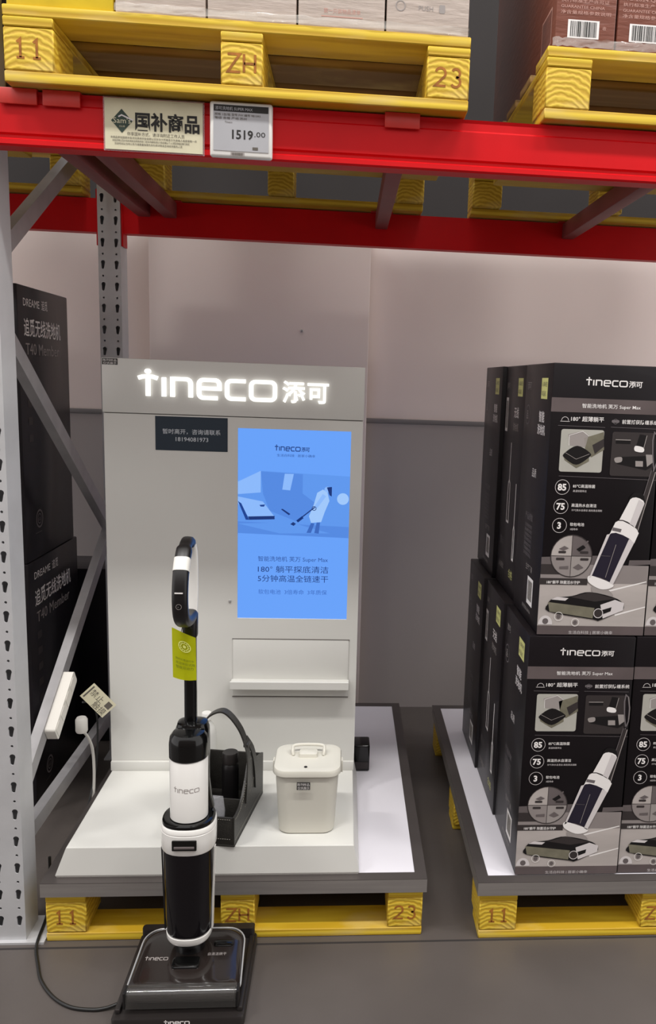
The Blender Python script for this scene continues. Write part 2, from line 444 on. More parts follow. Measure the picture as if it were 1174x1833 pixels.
# ------------------------------------------------------------------ pallets
def stamp(s, w=.075, size=.052):
    p = Print()
    G1 = {'1': [[(-.007, .030), (0, .036), (0, 0)], [(-.008, 0), (.008, 0)]], 'Z': [[(-.013, .036), (.013, .036), (-.013, 0), (.014, 0)]],
          'H': [[(-.012, 0), (-.012, .037)], [(.012, 0), (.012, .037)], [(-.012, .018), (.012, .018)]],
          '2': [arc(0, .026, .011, 165, -35, 9)+[(-.012, 0), (.012, 0)]], '3': [arc(0, .0275, .009, 150, -85, 9), arc(0, .0095, .0105, 88, -150, 9)]}
    for i, ch in enumerate(s):
        for st_ in G1[ch]: p.stroke([(a+(i-.5)*.034, b-.018) for a, b in st_], .0052, 'pallet_ink', 1)
    return p
BLK = None
def pallet(x, y, z, stamps, label, rz=0., depth=1.2):
    t = thing('wooden_pallet', (x+.5, y, z), label, 'pallet', 'yellow wooden pallets', rz)
    H0, H1, H2, H3 = .024, .112, .132, .154
    def P(name, x0, x1, y0, y1, z0, z1, m, bev=.002):
        o = box(name, x0-.5, x1-.5, y0, y1, z0, z1, m, None, bev, 1); o.parent = t; return o
    for y0, y1 in ((0, .1), (.55, .65), (1.1, 1.2)):
        P('bottom_board', 0, 1, y0, y1, 0, H0-.001, 'yellow_wood')
    for bi, (x0, x1) in enumerate(((0, .104), (.455, .545), (.905, 1.0))):
        for yi, (y0, y1) in enumerate(((.001, .13), (.535, .665), (1.07, 1.199))):
            bm = bmesh.new(); hx = (x1-x0)/2; add_box(bm, -hx, hx, -.0645, .0645, 0, H1-H0-.001, .003, 1)
            b = link('block', from_bm(bm, 'block'), 'yellow_end', t, 40); b.location = ((x0+x1)/2-.5, (y0+y1)/2, H0)
            if yi == 0 and stamps[bi]:
                s = stamp(stamps[bi]).build('stamp', (0, -.0648, .044), XF, ZF, b)
        P('stringer_board', x0, x1, 0, 1.2, H1, H2-.001, 'yellow_wood')
    for k in range(7):
        y0 = k*(1.2-.12)/6
        P('deck_board', 0, 1, y0, y0+.12 if k < 6 else 1.2, H2, H3, 'yellow_wood' if k in (0, 6) else 'raw_wood')
    return t
pallet(.014, -.088, 2.1045, ('11', 'ZH', '23'), 'yellow pallet stamped 11 ZH 23 on the red beam')
pallet(1.19, -.075, 2.1045, ('', '', ''), 'yellow pallet under rust-red cartons at upper right', 0)
pallet(0, 0, 0, ('11', 'ZH', '23'), 'yellow floor pallet beneath the display stand tray')
pallet(1.155, -.02, 0, ('11', 'ZH', '23'), 'yellow floor pallet beneath the black carton stack')

def tray(x, y, label):
    t = thing('display_tray', (x+.5, y, .154), label, 'tray')
    z0, z1, o, wv = .134, .1735, .009, .032
    for a in ((-o, 1+o, -o, -.0015), (-o, 1+o, 1.2015, 1.2+o), (-o, -.0015, -.0015, 1.2015), (1.0015, 1+o, -.0015, 1.2015)):
        at(box('rim', x+a[0], x+a[1], y+a[2], y+a[3], z0, z1-.0015, 'steel_brush'), t)
    for a in ((-o, 1+o, -o, wv-o), (-o, 1+o, 1.2-wv+o, 1.2+o), (-o, wv-o, wv-o, 1.2-wv+o), (1-wv+o, 1+o, wv-o, 1.2-wv+o)):
        at(box('rim_top', x+a[0], x+a[1], y+a[2], y+a[3], z1-.0015, z1, 'steel_dark_reflect'), t)
    at(box('board', x+.0, x+1, y+.0, y+1.2, .1545, .1719, 'white_board'), t)
    return t
tray(0, 0, 'white board with steel rim under the display stand')
tray(1.155, -.02, 'white board with steel rim under the black cartons')

# ------------------------------------------------------------------ display stand
st = thing('display_stand', (.43, .24, .1735), 'white back-panel display stand with glowing header logo and blue screen', 'display stand')
A = lambda o: at(o, st)
# plinth: sides flare outward towards the bottom
A(loft('plinth', [[(.024, .018, .1737), (.822, .018, .1737), (.822, .58, .1737), (.024, .58, .1737)],
                  [(.022, .016, .180), (.824, .016, .180), (.824, .58, .180), (.022, .58, .180)],
                  [(.049, .024, .2535), (.809, .024, .2535), (.809, .58, .2535), (.049, .58, .2535)],
                  [(.051, .026, .256), (.807, .026, .256), (.807, .578, .256), (.051, .578, .256)]], 'white_lacquer', smooth=20))
# back panel built round the screen opening
YP, YB = .463, .575
SX0, SX1, SZ0, SZ1 = .437, .776, .757, 1.347
bm = bmesh.new()
for a in ((.046, SX0, .256, 1.379), (SX1, .811, .256, 1.379), (SX0, SX1, .256, SZ0), (SX0, SX1, SZ1, 1.379)):
    add_box(bm, a[0], a[1], YP, YB, a[2], a[3])
bmesh.ops.remove_doubles(bm, verts=bm.verts, dist=1e-5)
A(link('panel', from_bm(bm, 'panel'), 'white_lacquer'))
A(box('header', .044, .813, YP-.003, YB, 1.3815, 1.5395, 'white_lacquer', None, .0015))
A(box('shadow_gap', .05, .807, YP+.004, YB-.01, 1.379, 1.3815, 'line_grey'))
A(box('skirting', .0465, .8105, YP-.012, YP-.0005, .2562, .286, 'white_lacquer', None, .001))
# accessory ledge with fine joints above and below
A(box('ledge_plate', .424, .785, YP-.003, YP-.0003, .504, .689, 'white_lacquer', None, .001))
A(box('joint', .422, .787, YP-.0024, YP-.0002, .6895, .692, 'line_grey')); A(box('joint', .422, .787, YP-.0024, YP-.0002, .5, .5025, 'line_grey'))
A(loft('ledge', [[(x, YP-.003, .541), (x, YP-.046, .541), (x, YP-.048, .543), (x, YP-.048, .566), (x, YP-.045, .568), (x, YP-.040, .566), (x, YP-.038, .560), (x, YP-.003, .560)] for x in (.421, .787)], 'white_lacquer', smooth=30))
# header letters
hx, hz, hh = .150, 1.433, .0605
kx = .405/6.2
for let in wordmark():
    bm = bmesh.new()
    def slab(q):
        vs = [bm.verts.new((hx+a*kx, YP-.0035, hz+b*hh)) for a, b in q]
        f = bm.faces.new(vs); ex = bmesh.ops.extrude_face_region(bm, geom=[f])
        for v in ex['geom']:
            if isinstance(v, bmesh.types.BMVert): v.co.y -= .010
    for sgm in let:
        if sgm == 'dot': slab([(.42+.15*math.cos(2*math.pi*k/14)*hh/kx, 1.19+.12*math.sin(2*math.pi*k/14)) for k in range(14)])
        else:
            for q in stroke_polys(sgm, .19): slab([(a, b) for a, b in q])
    A(link('letter', from_bm(bm, 'letter'), 'lamp_white'))
for ch, x in (('添', .568), ('可', .640)):
    vs, fs = text_geo(ch, .02)
    bm = bmesh.new(); bv = [bm.verts.new((x+a*.068, YP-.0035, hz+.001+b*.068)) for a, b in vs]
    for f in fs: bm.faces.new([bv[i] for i in f])
    ex = bmesh.ops.extrude_face_region(bm, geom=list(bm.faces))
    for v in ex['geom']:
        if isinstance(v, bmesh.types.BMVert): v.co.y -= .010
    A(link('letter', from_bm(bm, 'letter'), 'lamp_white'))
# small sticker top left
def black_sticker(parent, x, y, z, wd, hgt, ang=0):
    p = Print(); p.rect(0, 0, wd, hgt, 'ink', 1)
    p.text('陈列样品', wd*.06, hgt*.54, hgt*.42, 'p_white', 2, width=wd*.88); p.text('仅供展示', wd*.06, hgt*.08, hgt*.42, 'p_white', 2, width=wd*.88)
    o = p.build('sticker', (x, y, z), XF, ZF); o['label'] = 'small black sticker with white characters'
    return o
A(black_sticker(st, .046, YP-.0033, 1.520, .044, .018))
# notice
p = Print(); W_, H_ = .212, .101
p.rect(0, 0, W_, H_, 'notice', 1)
p.text('暂时离开，咨询请联系', W_*.1, H_*.50, .0165, 'notice_text', 2, width=W_*.8)
p.text('18194081973', W_*.28, H_*.28, .0175, 'notice_text', 2, width=W_*.45)
o = A(p.build('notice', (.195, YP-.0006, 1.274), XF, ZF)); o['label'] = 'dark slate notice with two lines of white writing'
A(box('screw', .411, .419, YP-.004, YP-.0002, .808, .816, 'silver', None, .002))
# screen: a panel behind the opening, showing its advertisement
scr = A(box('screen', SX0-.004, SX1+.004, YP+.006, YP+.02, SZ0-.004, SZ1+.004, 's_base')); scr['label'] = 'lit blue advertising screen'
p = Print(); SW, SH = SX1-SX0, SZ1-SZ0
def S(px, py): return ((px-426)/198*SW, (1107-py)/338*SH)
def sp(pts, m, lay): p.poly([S(*q) for q in pts], m, lay)
u, v = S(490, 806); p.logo(u, v, .0135, 's_ink', 2, width=.078)
u, v = S(494, 816); p.text('生活白科技 · 居家小确幸', u, v, .009, 's_text', 2, width=.115)
sp([(426, 953), (624, 958), (624, 848), (466, 842), (426, 862)], 's_band', 1)
sp([(426, 862), (466, 842), (466, 880), (426, 884)], 's_light', 2)
sp([(466, 843), (540, 846), (540, 880), (470, 882)], 's_mid', 2)
sp([(508, 846), (524, 846), (518, 875), (504, 874)], 's_light', 3)
sp([(540, 846), (624, 849), (624, 862), (600, 858), (566, 866), (540, 880)], 's_band', 2)
sp([(470, 882), (540, 880), (568, 900), (530, 930), (482, 912)], 's_mid', 2)
sp([(426, 888), (470, 896), (492, 924), (445, 924), (426, 900)], 's_light', 3)
sp([(444, 923), (491, 921), (491, 927), (446, 929)], 's_ink', 4)
sp([(426, 896), (432, 900), (446, 929), (440, 929)], 's_dark', 4)
sp([(464, 902), (474, 901), (472, 905), (466, 905)], 's_dark', 5)
sp([(426, 932), (624, 938), (624, 958), (426, 953)], 's_mid', 2)
sp([(426, 936), (520, 932), (590, 950), (500, 952)], 's_band', 3)
sp([(502, 909), (505, 908), (519, 917), (516, 919)], 's_ink', 4)
p.disc(*S(612, 888), .018, 's_pale', 3)
# figure with floor washer on the screen
sp([(566, 878), (576, 872), (584, 876), (588, 892), (580, 912), (574, 930), (556, 932), (552, 920), (560, 900)], 's_pale', 4)
sp([(583, 868), (592, 867), (592, 884), (588, 882)], 's_ink', 5)
p.disc(*S(584, 872), .009, 's_light', 4)
sp([(576, 880), (582, 884), (566, 906), (560, 904)], 's_light', 5)
sp([(556, 932), (562, 933), (556, 950), (548, 950)], 's_dim', 4); sp([(566, 931), (572, 931), (570, 951), (562, 950)], 's_dim', 4)
p.stroke([S(562, 904), S(531, 929)], .0035, 's_ink', 6); p.stroke([S(541, 922), S(531, 930)], .008, 's_ink', 6)
p.ring(*S(561, 906), .006, .002, 's_ink', 6); sp([(519, 935), (524, 931), (529, 934), (525, 938)], 's_ink', 6)
for txt, x, y, s_, wd, m_ in (('智能洗地机 芙万 Super Max', 462, 1002, .0175, .215, 's_text'), ('180° 躺平探底清洁', 462, 1022, .0235, .217, 's_ink'), ('5分钟高温全链速干', 462, 1039, .0235, .217, 's_ink'), ('软包电池  3倍寿命  3年质保', 463, 1062, .0165, .212, 's_dim')):
    u, v = S(x, y); p.text(txt, u, v, s_, m_, 2, width=wd)
at(p.build('screen_picture', (SX0, YP+.006, SZ0), XF, ZF, None, .0002), st)

# ------------------------------------------------------------------ floor washer in its dock
dk = thing('charging_dock', (.4025, -.155, 0), 'low dark charging dock on the floor under the floor washer', 'dock')
B = lambda o: at(o, dk)
dsec = [(x+.4025, y-.158) for x, y in rrect(.1525, .150, .012, 4)]
B(loft('base', [[(x, y, z) for x, y in dsec] for z in (0, .004)]+[[(.4025+(x-.4025)*k, -.158+(y+.158)*k, z) for x, y in dsec] for k, z in ((1, .004), (1, .020), (.99, .024))], 'black_dock'))
B(loft('rear_wall', [[(.4025+x, -.0215+y, z) for x, y in rrect(.146, .012, .008, 4)] for z in (.0245, .050, .052)], 'black_dock'))
for sx in (.262, .543):
    B(box('side_rail', sx-.006, sx+.006, -.290, -.036, .0245, .036, 'black_dock', None, .003))
p = Print(); p.logo(0, 0, .0095, 'p_white', 1, hanzi=False, wd=.25); B(p.build('logo', (.372, -.3081, .009), XF, ZF))

fwv = thing('floor_washer', (.41, -.15, .0255), 'black and white upright floor washer with loop handle standing in dock', 'floor washer')
Vv = lambda o: at(o, fwv)
CX, CY = .401, -.140
# floor head: outline with big rear corners
def head_outline(g, z_of, y0=-.268, y1=-.075):
    pts = []
    hx0 = .131+g; cx = .4075
    for a in arc(cx+hx0-.018, y0+.018-g, .018, -90, 0, 4): pts.append(a)
    for a in arc(cx+hx0-.052, y1-.052+g, .046, 0, 90, 7): pts.append(a)
    for a in arc(cx-hx0+.052, y1-.052+g, .046, 90, 180, 7): pts.append(a)
    for a in arc(cx-hx0+.018, y0+.018-g, .018, 180, 270, 4): pts.append(a)
    return [(a, b, z_of(b)) for a, b in pts]
zt = lambda y: .066+(y+.27)*.14
Vv(loft('head_base', [head_outline(-.004, lambda y: .0375), head_outline(0, lambda y: .042), head_outline(0, lambda y: zt(y)-.012), head_outline(-.002, lambda y: zt(y)-.010)], 'black_satin'))
Vv(loft('head_cover', [head_outline(-.002, lambda y: zt(y)-.0098), head_outline(.0005, lambda y: zt(y)-.006), head_outline(-.003, lambda y: zt(y)-.001), head_outline(-.010, lambda y: zt(y)+.002), head_outline(-.022, lambda y: zt(y)+.003)], 'smoked_cover'))
edge = [q for q in head_outline(.0015, lambda y: zt(y)-.0035)]
Vv(sweep('cover_edge', edge[2:-2], circ(.0022, 8), 'silver'))
Vv(loft('cover_latch', [[(CX+x, -.195+y, zt(-.195+y)+h) for x, y in rrect(a, b, .008, 4)] for a, b, h in ((.033, .017, .002), (.033, .017, .006), (.030, .014, .0075))], 'black_gloss'))
Vv(loft('cover_bump', [[(.484+x, -.137+y, zt(-.137+y)+h) for x, y in rrect(a, b, .006, 4)] for a, b, h in ((.024, .010, .002), (.024, .010, .005), (.021, .007, .0065))], 'black_gloss'))
p = Print(); p.logo(0, 0, .009, 'p_grey', 1, hanzi=False); p.text('自清洁烘干', .150, .012, .010, 'p_grey', 1, width=.045); p.ring(.202, .052, .005, .001, 'p_grey', 1)
pr_ = p.build('head_print', (.300, -.185, zt(-.185)+.0034), (1, 0, 0), (0, .990, .1386)); Vv(pr_)
# brush roller behind a clear window at the front
bm = bmesh.new(); add_sweep(bm, [(.285, -.270, .060), (.530, -.270, .060)], circ(.0185, 20)); Vv(link('brush_roller', from_bm(bm, 'brush_roller'), 'roller_grey', None, 50))
Vv(loft('roller_window', [[(x, -.264, .0615+.0195), (x, -.279, .0615+.018), (x, -.2905, .0615+.008), (x, -.2935, .0615-.006), (x, -.2935, .039), (x, -.2920, .039), (x, -.2918, .0550), (x, -.2890, .0690), (x, -.278, .0780), (x, -.264, .0795)] for x in (.281, .534)], 'smoked_window', smooth=60))
for x in (.2775, .5375): Vv(box('head_cheek', x-.003, x+.003, -.292, -.262, .0375, .079, 'black_satin', None, .002))
# neck and tank
sec = lambda hx, hy, z, p_=2.4: ring_at(superell(hx, hy, p_, 44), CX, CY, z)
Vv(loft('neck', [sec(.034, .030, .080), sec(.036, .034, .100), sec(.046, .046, .126)], 'black_satin'))
Vv(loft('tank_lip', [sec(.040, .044, .1205), sec(.0515, .054, .1235), sec(.055, .0575, .130), sec(.0555, .058, .142), sec(.053, .056, .143)], 'white_gloss'))
Vv(loft('dirty_water_tank', [sec(.050, .053, .1435), sec(.0545, .0575, .147), sec(.0570, .0595, .19), sec(.0605, .0605, .28), sec(.0625, .0615, .365), sec(.060, .058, .367)], 'black_tank'))
for sgn in (1, -1):
    Vv(sweep('tank_edge', [(CX+sgn*(.0570+.0058*t), CY-.010, .145+t*.22) for t in (0, .25, .5, .75, 1)], [(-.002, -.006), (.002, -.006), (.002, .006), (-.002, .006)], 'white_gloss' if sgn > 0 else 'black_satin', None, side=(1, 0, 0)))
Vv(loft('collar_band', [sec(.0630, .0615, .3675), sec(.0648, .0630, .371), sec(.0655, .0635, .400), sec(.0655, .0635, .417), sec(.0645, .0625, .418), sec(.0645, .0625, .4195), sec(.0655, .0635, .4205), sec(.0650, .0630, .430), sec(.063, .061, .433), sec(.056, .054, .4335)], 'white_gloss'))
Vv(loft('collar_ring', [sec(.0625, .0605, .434), sec(.0620, .0600, .440), sec(.058, .056, .4425), sec(.048, .046, .441)], 'black_gloss'))
slot = box('release_slot', -.029, .029, -.003, .003, -.013, .013, 'black_gloss', None, .002); slot.location = (CX, CY-.0645, .397); Vv(slot)
sl2 = box('release_button', -.024, .024, -.002, .002, -.004, .002, 'p_mid', None, .001); sl2.location = (CX, CY-.0672, .394); Vv(sl2)
Vv(loft('rear_body', [[(CX+.002+a, CY+.040+b, z) for a, b in superell(hx, hy, 2.8, 40)] for hx, hy, z in ((.052, .024, .441), (.046, .030, .47), (.0415, .036, .52), (.041, .037, .62), (.040, .036, .648), (.035, .030, .664), (.024, .018, .669))], 'black_gloss'))
Vv(lathe('clean_water_tank', [(.043, .4412), (.0452, .443), (.0452, .592), (.0440, .594)], CX, CY, 'white_gloss', None, 44))
Vv(lathe('tank_cap', [(.0440, .5945), (.0462, .5965), (.0462, .630), (.0440, .646), (.0370, .656), (.022, .660)], CX, CY, 'black_gloss', None, 44))
p = Print(); p.logo(-.031, 0, .0105, 'p_grey', 1, hanzi=False, wd=.16)
# wrap the logo on the cylinder
vv = []
for a, b, l in p.v: vv.append((CX+.0455*math.sin(a/.0455), CY-.0455*math.cos(a/.0455), .520+b))
me = bpy.data.meshes.new('tank_logo'); me.from_pydata(vv, [], p.f); me.materials.append(G('p_grey')); Vv(link('tank_logo', me))
# pole, collar and loop handle
PXc, PYc = .3985, -.098
psec = superell(.0148, .0170, 2.6, 24)
Vv(loft('pole', [ring_at(psec, PXc, PYc, z) for z in (.664, .905)], 'black_gloss'))
Vv(loft('pole_joint', [ring_at(superell(a, b, 2.8, 24), PXc, PYc, z) for a, b, z in ((.0165, .0185, .880), (.0175, .0195, .884), (.018, .0200, .935), (.016, .018, .940))], 'black_satin'))
gp = catmull([(PXc, -.098, 1.108), (PXc, -.128, 1.117), (PXc, -.170, 1.100), (PXc, -.203, 1.060), (PXc, -.216, 1.010), (PXc, -.208, .966), (PXc, -.180, .943), (PXc, -.140, .934), (PXc, -.100, .934)], 6)
gs = []
for q in gp: gs.append(.80 if q.z > 1.105 else 1.0)
Vv(sweep('handle_grip', gp, superell(.0175, .0150, 3, 20), 'black_satin', None, side=(1, 0, 0), scale=gs))
Vv(sweep('handle_rear', catmull([(PXc+.002, -.098, .936), (PXc+.003, -.092, .98), (PXc+.003, -.090, 1.03), (PXc+.003, -.094, 1.08), (PXc+.001, -.100, 1.104)], 5), superell(.0150, .0060, 3, 16), 'white_gloss', None, side=(1, 0, 0)))
Vv(loft('handle_tip', [ring_at(superell(a, b, 3, 20), PXc, -.120, z) for a, b, z in ((.014, .014, 1.104), (.0135, .0135, 1.122), (.0115, .0115, 1.1255))], 'black_satin'))
band_i = [q for q in gp if 1.066 < q.z < 1.088 and q.y < -.16]
bpth = [Vector((PXc, -.184, 1.088)), Vector((PXc, -.194, 1.0755)), Vector((PXc, -.202, 1.063))]
Vv(sweep('warranty_band', bpth, superell(.0183, .0158, 3, 20), 'paper_white', None, side=(1, 0, 0)))
b_ = box('display_bar', -.009, .009, -.001, .001, -.0012, .0012, 'p_white'); b_.location = (PXc, -.2305, 1.021); Vv(b_)
p = Print(); p.ring(0, 0, .006, .0008, 'p_grey', 1); p.text('▪', -.002, -.002, .005, 'p_grey', 1); o = p.build('control_print', (PXc, -.2316, .990), XF, ZF); Vv(o)
# lime hang tag, gently curved
p = Print(); TW, TH = .056, .126
rows = 10
vsx = []; fcs = []
for j in range(rows+1):
    for i in range(7):
        a = i/6; b = j/rows
        vsx.append((TW*a, 0, TH*b))
def tagpt(a, b): # a,b metres on the tag
    cu = -.012*math.sin(math.pi*a/TW*.9)-.008*(b/TH)
    drop = -.018*(a/TW)**1.6*(b/TH)
    return (.362+a, -.124+cu, .786+b+drop-(.006*(a/TW)))
for lay, off in ((0, 0.), (1, .0012)):
    for q in range(len(vsx)//(2 if False else 1)): pass
bm = bmesh.new(); grid = [[bm.verts.new(tagpt(TW*i/8, TH*j/rows)) for i in range(9)] for j in range(rows+1)]
for j in range(rows):
    for i in range(8): bm.faces.new((grid[j][i], grid[j][i+1], grid[j+1][i+1], grid[j+1][i]))
bmesh.ops.solidify(bm, geom=list(bm.faces), thickness=.0008)
ht = Vv(link('hang_tag', from_bm(bm, 'hang_tag'), 'tag_lime', None, 60)); ht['label'] = 'lime yellow hang tag tied to the pole'
p.ring(.031, .090, .0135, .0022, 'tag_pale', 1); p.ring(.031, .090, .0085, .0016, 'tag_pale', 1); p.disc(.031, .090, .004, 'tag_pale', 1, 10)
for k in range(12): a = k*math.pi/6; p.stroke([(.031+.009*math.cos(a), .090+.009*math.sin(a)), (.031+.0125*math.cos(a), .090+.0125*math.sin(a))], .0012, 'tag_pale', 1)
p.text('限时优惠进行中', .009, .052, .0062, 'tag_ink', 1); p.text('欢迎体验试用', .009, .041, .0075, 'tag_ink', 1); p.text('智能双动力', .009, .030, .0085, 'tag_ink', 1)
me = bpy.data.meshes.new('tag_print'); me.from_pydata([tuple(Vector(tagpt(a, b))+Vector((0, -.0013, 0))) for a, b, l in p.v], [], p.f)
for nm in p.names: me.materials.append(G(nm))
me.polygons.foreach_set('material_index', p.m); tp = link('tag_print', me)
tp.parent = ht; tp.matrix_parent_inverse = Matrix.Identity(4)
Vv(sweep('tag_cord', catmull([(.385, -.1385, .902), (.388, -.133, .915), (.396, -.1215, .915), (.405, -.119, .905)], 5), circ(.0009, 6), 'ink'))

# ------------------------------------------------------------------ power cord on the floor
cord = sweep('floor_cable', catmull([(-.034, .135, .16), (-.034, .128, .06), (-.030, .085, .012), (-.020, .0, .0110), (-.014, -.035, .0046), (.010, -.090, .0045), (.040, -.150, .0045), (.088, -.206, .0045), (.140, -.240, .0045), (.193, -.250, .0045), (.225, -.247, .006), (.2485, -.243, .012)], 8), circ(.0042, 8), 'cable_black')
tag(cord, 'black power cord curling over the floor to the dock', 'cord')

# ------------------------------------------------------------------ accessory bag, bottles, pail, adapter
bag = thing('accessory_bag', (.405, .030, .2562), 'dark grey leather accessory caddy bag with arched strap on plinth', 'bag', rz=math.radians(-9))
def bagpart(name, bm, m, sm=40):
    o = link(name, from_bm(bm, name), m, bag, sm); return o
BW, BD = .085, .295
side_prof = [(0, 0), (BD, 0), (BD, .125), (BD-.03, .133), (.185, .152), (.160, .180), (.140, .172), (.115, .135), (.085, .098), (.055, .080), (.025, .075), (0, .078)]
for sx in (-BW, BW-.006):
    bm = bmesh.new(); add_loft(bm, [[(sx+.006*k, y, z+.006) for y, z in side_prof] for k in (0, 1)])
    bagpart('side_panel', bm, 'leather')
bm = bmesh.new(); add_box(bm, -BW+.0062, BW-.0062, 0, .006, .006, .083, .001); bagpart('front_panel', bm, 'leather')
bm = bmesh.new(); add_box(bm, -BW+.0062, BW-.0062, BD-.006, BD, .006, .13, .001); bagpart('back_panel', bm, 'leather')
bm = bmesh.new(); add_box(bm, -BW-.001, BW+.001, -.001, BD+.001, 0, .0058, .002); bagpart('bottom', bm, 'leather')
bm = bmesh.new(); add_box(bm, -BW+.0065, BW-.0065, .085, .090, .0065, .09, .001); bagpart('divider', bm, 'leather')
def stitch(pts):
    bm = bmesh.new()
    P = [Vector(q) for q in pts]
    for a, b in zip(P[:-1], P[1:]):
        n = max(1, int((b-a).length/.006))
        for k in range(n):
            c = a+(b-a)*((k+.2)/n); d = a+(b-a)*((k+.75)/n); add_sweep(bm, [c, d], circ(.0006, 5))
    bagpart('stitching', bm, 'stitch', None)
xs = BW+.0004
stitch([(xs, .006, .018), (xs, BD-.006, .018)])
stitch([(xs, y+(.006 if y < .01 else 0), z-.001) for y, z in side_prof[:4:-1]][:-0 or None])
stitch([(-BW+.01, -.0006, .022), (BW-.01, -.0006, .022)]); stitch([(-BW+.01, -.0006, .078), (BW-.01, -.0006, .078)])
stitch([(xs, .10, .06), (xs, .19, .105)])
# strap: two straps meet in a keeper, then arch over to the other side
for sx in (1, -1):
    for y in (.112, .212):
        bm = bmesh.new(); add_sweep(bm, catmull([(sx*(BW+.0022), y, .070), (sx*(BW+.0025), .160+(y-.160)*.75, .135), (sx*(BW-.002), .160+(y-.160)*.40, .195), (sx*(BW-.016), .160+(y-.160)*.12, .232)], 5), [(-.013, -.0018), (.013, -.0018), (.013, .0018), (-.013, .0018)], side=(0, 1, 0))
        bagpart('strap_end', bm, 'leather')
    bm = bmesh.new(); add_box(bm, sx*(BW-.012)-.007, sx*(BW-.012)+.007, .146, .174, .214, .224, .002); bagpart('strap_keeper', bm, 'leather')
bm = bmesh.new(); add_sweep(bm, catmull([(BW-.013, .16, .218), (BW-.030, .16, .262), (BW-.058, .16, .300), (0, .16, .314), (-BW+.050, .16, .296), (-BW+.026, .16, .255), (-BW+.013, .16, .218)], 7), [(-.014, -.0024), (.014, -.0024), (.014, .0024), (-.014, .0024)], side=(0, 1, 0))
bagpart('strap', bm, 'leather')

def bottle(x, y, z0, prof, cap, m, mc, label, name='cleaner_bottle', rot=0):
    t = thing(name, (x, y, z0), label, 'bottle')
    lathe('bottle_body', prof, 0, 0, m, t, 26); lathe('cap', cap, 0, 0, mc, t, 26)
    return t
bottle(.452, .205, .2634, [(.020, 0), (.024, .004), (.024, .125), (.0225, .138), (.020, .142)], [(.0205, .1425), (.0225, .144), (.0225, .172), (.021, .175)], 'black_satin', 'black_dock', 'dark bottle with black screw cap standing in the bag')
pb = thing('parts_bag', (.415, .067, .2632), 'clear plastic parts bag tucked in the front of the caddy', 'bag', rz=math.radians(-9))
bm = bmesh.new()
add_loft(bm, [[(a*s1, b*s2+(z*.18), z) for a, b in superell(.040, .016, 2.6, 20)] for s1, s2, z in ((.9, .6, 0), (1, 1, .03), (1.0, .8, .07), (.86, .3, .098), (.80, .06, .106))])
link('pouch', from_bm(bm, 'pouch'), 'clear_plastic', pb, 60)
bm = bmesh.new(); add_sweep(bm, [(-.035, .0, .004), (-.012, .012, .095)], superell(.006, .005, 3, 12)); link('brush_handle', from_bm(bm, 'brush_handle'), 'white_gloss', pb, 60)
bottle(.352, .405, .2562, [(.026, 0), (.030, .004), (.030, .150), (.024, .172), (.013, .188), (.013, .192)], [(.0135, .1925), (.015, .194), (.015, .214), (.0135, .216)], 'white_lacquer', 'white_gloss', 'white plastic bottle standing against the panel behind the caddy', 'white_bottle')

pail = thing('dust_pail', (.676, .150, .2562), 'off-white lidded plastic pail with sticker on the plinth', 'pail')
psq = lambda h, z, r: [(a, b, z) for a, b in rrect(h, h*.93, r, 7)]
loft('pail_body', [psq(.072, 0, .030), psq(.0765, .004, .032), psq(.0785, .03, .033), psq(.0865, .170, .035), psq(.0865, .1735, .035)], 'pail_plastic', pail)
lid = loft('lid', [psq(.0885, .1738, .036), psq(.0930, .1755, .038), psq(.0930, .1860, .038), psq(.0905, .1915, .037), psq(.084, .1935, .035), psq(.070, .1930, .032)], 'pail_plastic', pail)
# arched carrying loop on the lid
lh = catmull([(-.042, .010, .193), (-.044, .018, .205), (-.036, .036, .212), (.036, .036, .212), (.044, .018, .205), (.042, .010, .193)], 6)
sweep('lid_handle', lh, superell(.0045, .0040, 3, 12), 'pail_plastic', lid)
loft('handle_hub', [[(a, b+.012, z) for a, b in rrect(h1, h2, .006, 4)] for h1, h2, z in ((.026, .018, .1928), (.025, .017, .203), (.022, .014, .205))], 'pail_plastic', lid)
lathe('lid_hole', [(.0045, .1932), (.0045, .1950), (.003, .1953)], -.004, -.062, 'ink', lid, 14)
for sx in (1, -1):
    box('hinge_tab', sx*.0955-.0022, sx*.0955+.0022, -.006, .018, .150, .185, 'pail_plastic', pail, .001)
o = black_sticker(pail, -.026, -.0806, .146, .036, .023); o.parent = pail; o.rotation_euler = (math.radians(3), 0, math.radians(0))
o.location = (0, -.0018, -.0005)

ad = thing('power_adapter', (.842, .64, .1717), 'black power adapter on the tray beside the panel', 'adapter')
box('adapter_body', -.034, .026, -.030, .045, 0, .095, 'black_gloss', ad, .006, 3); box('adapter_label', -.026, .022, -.0315, -.0302, .010, .035, 'p_dark', ad)

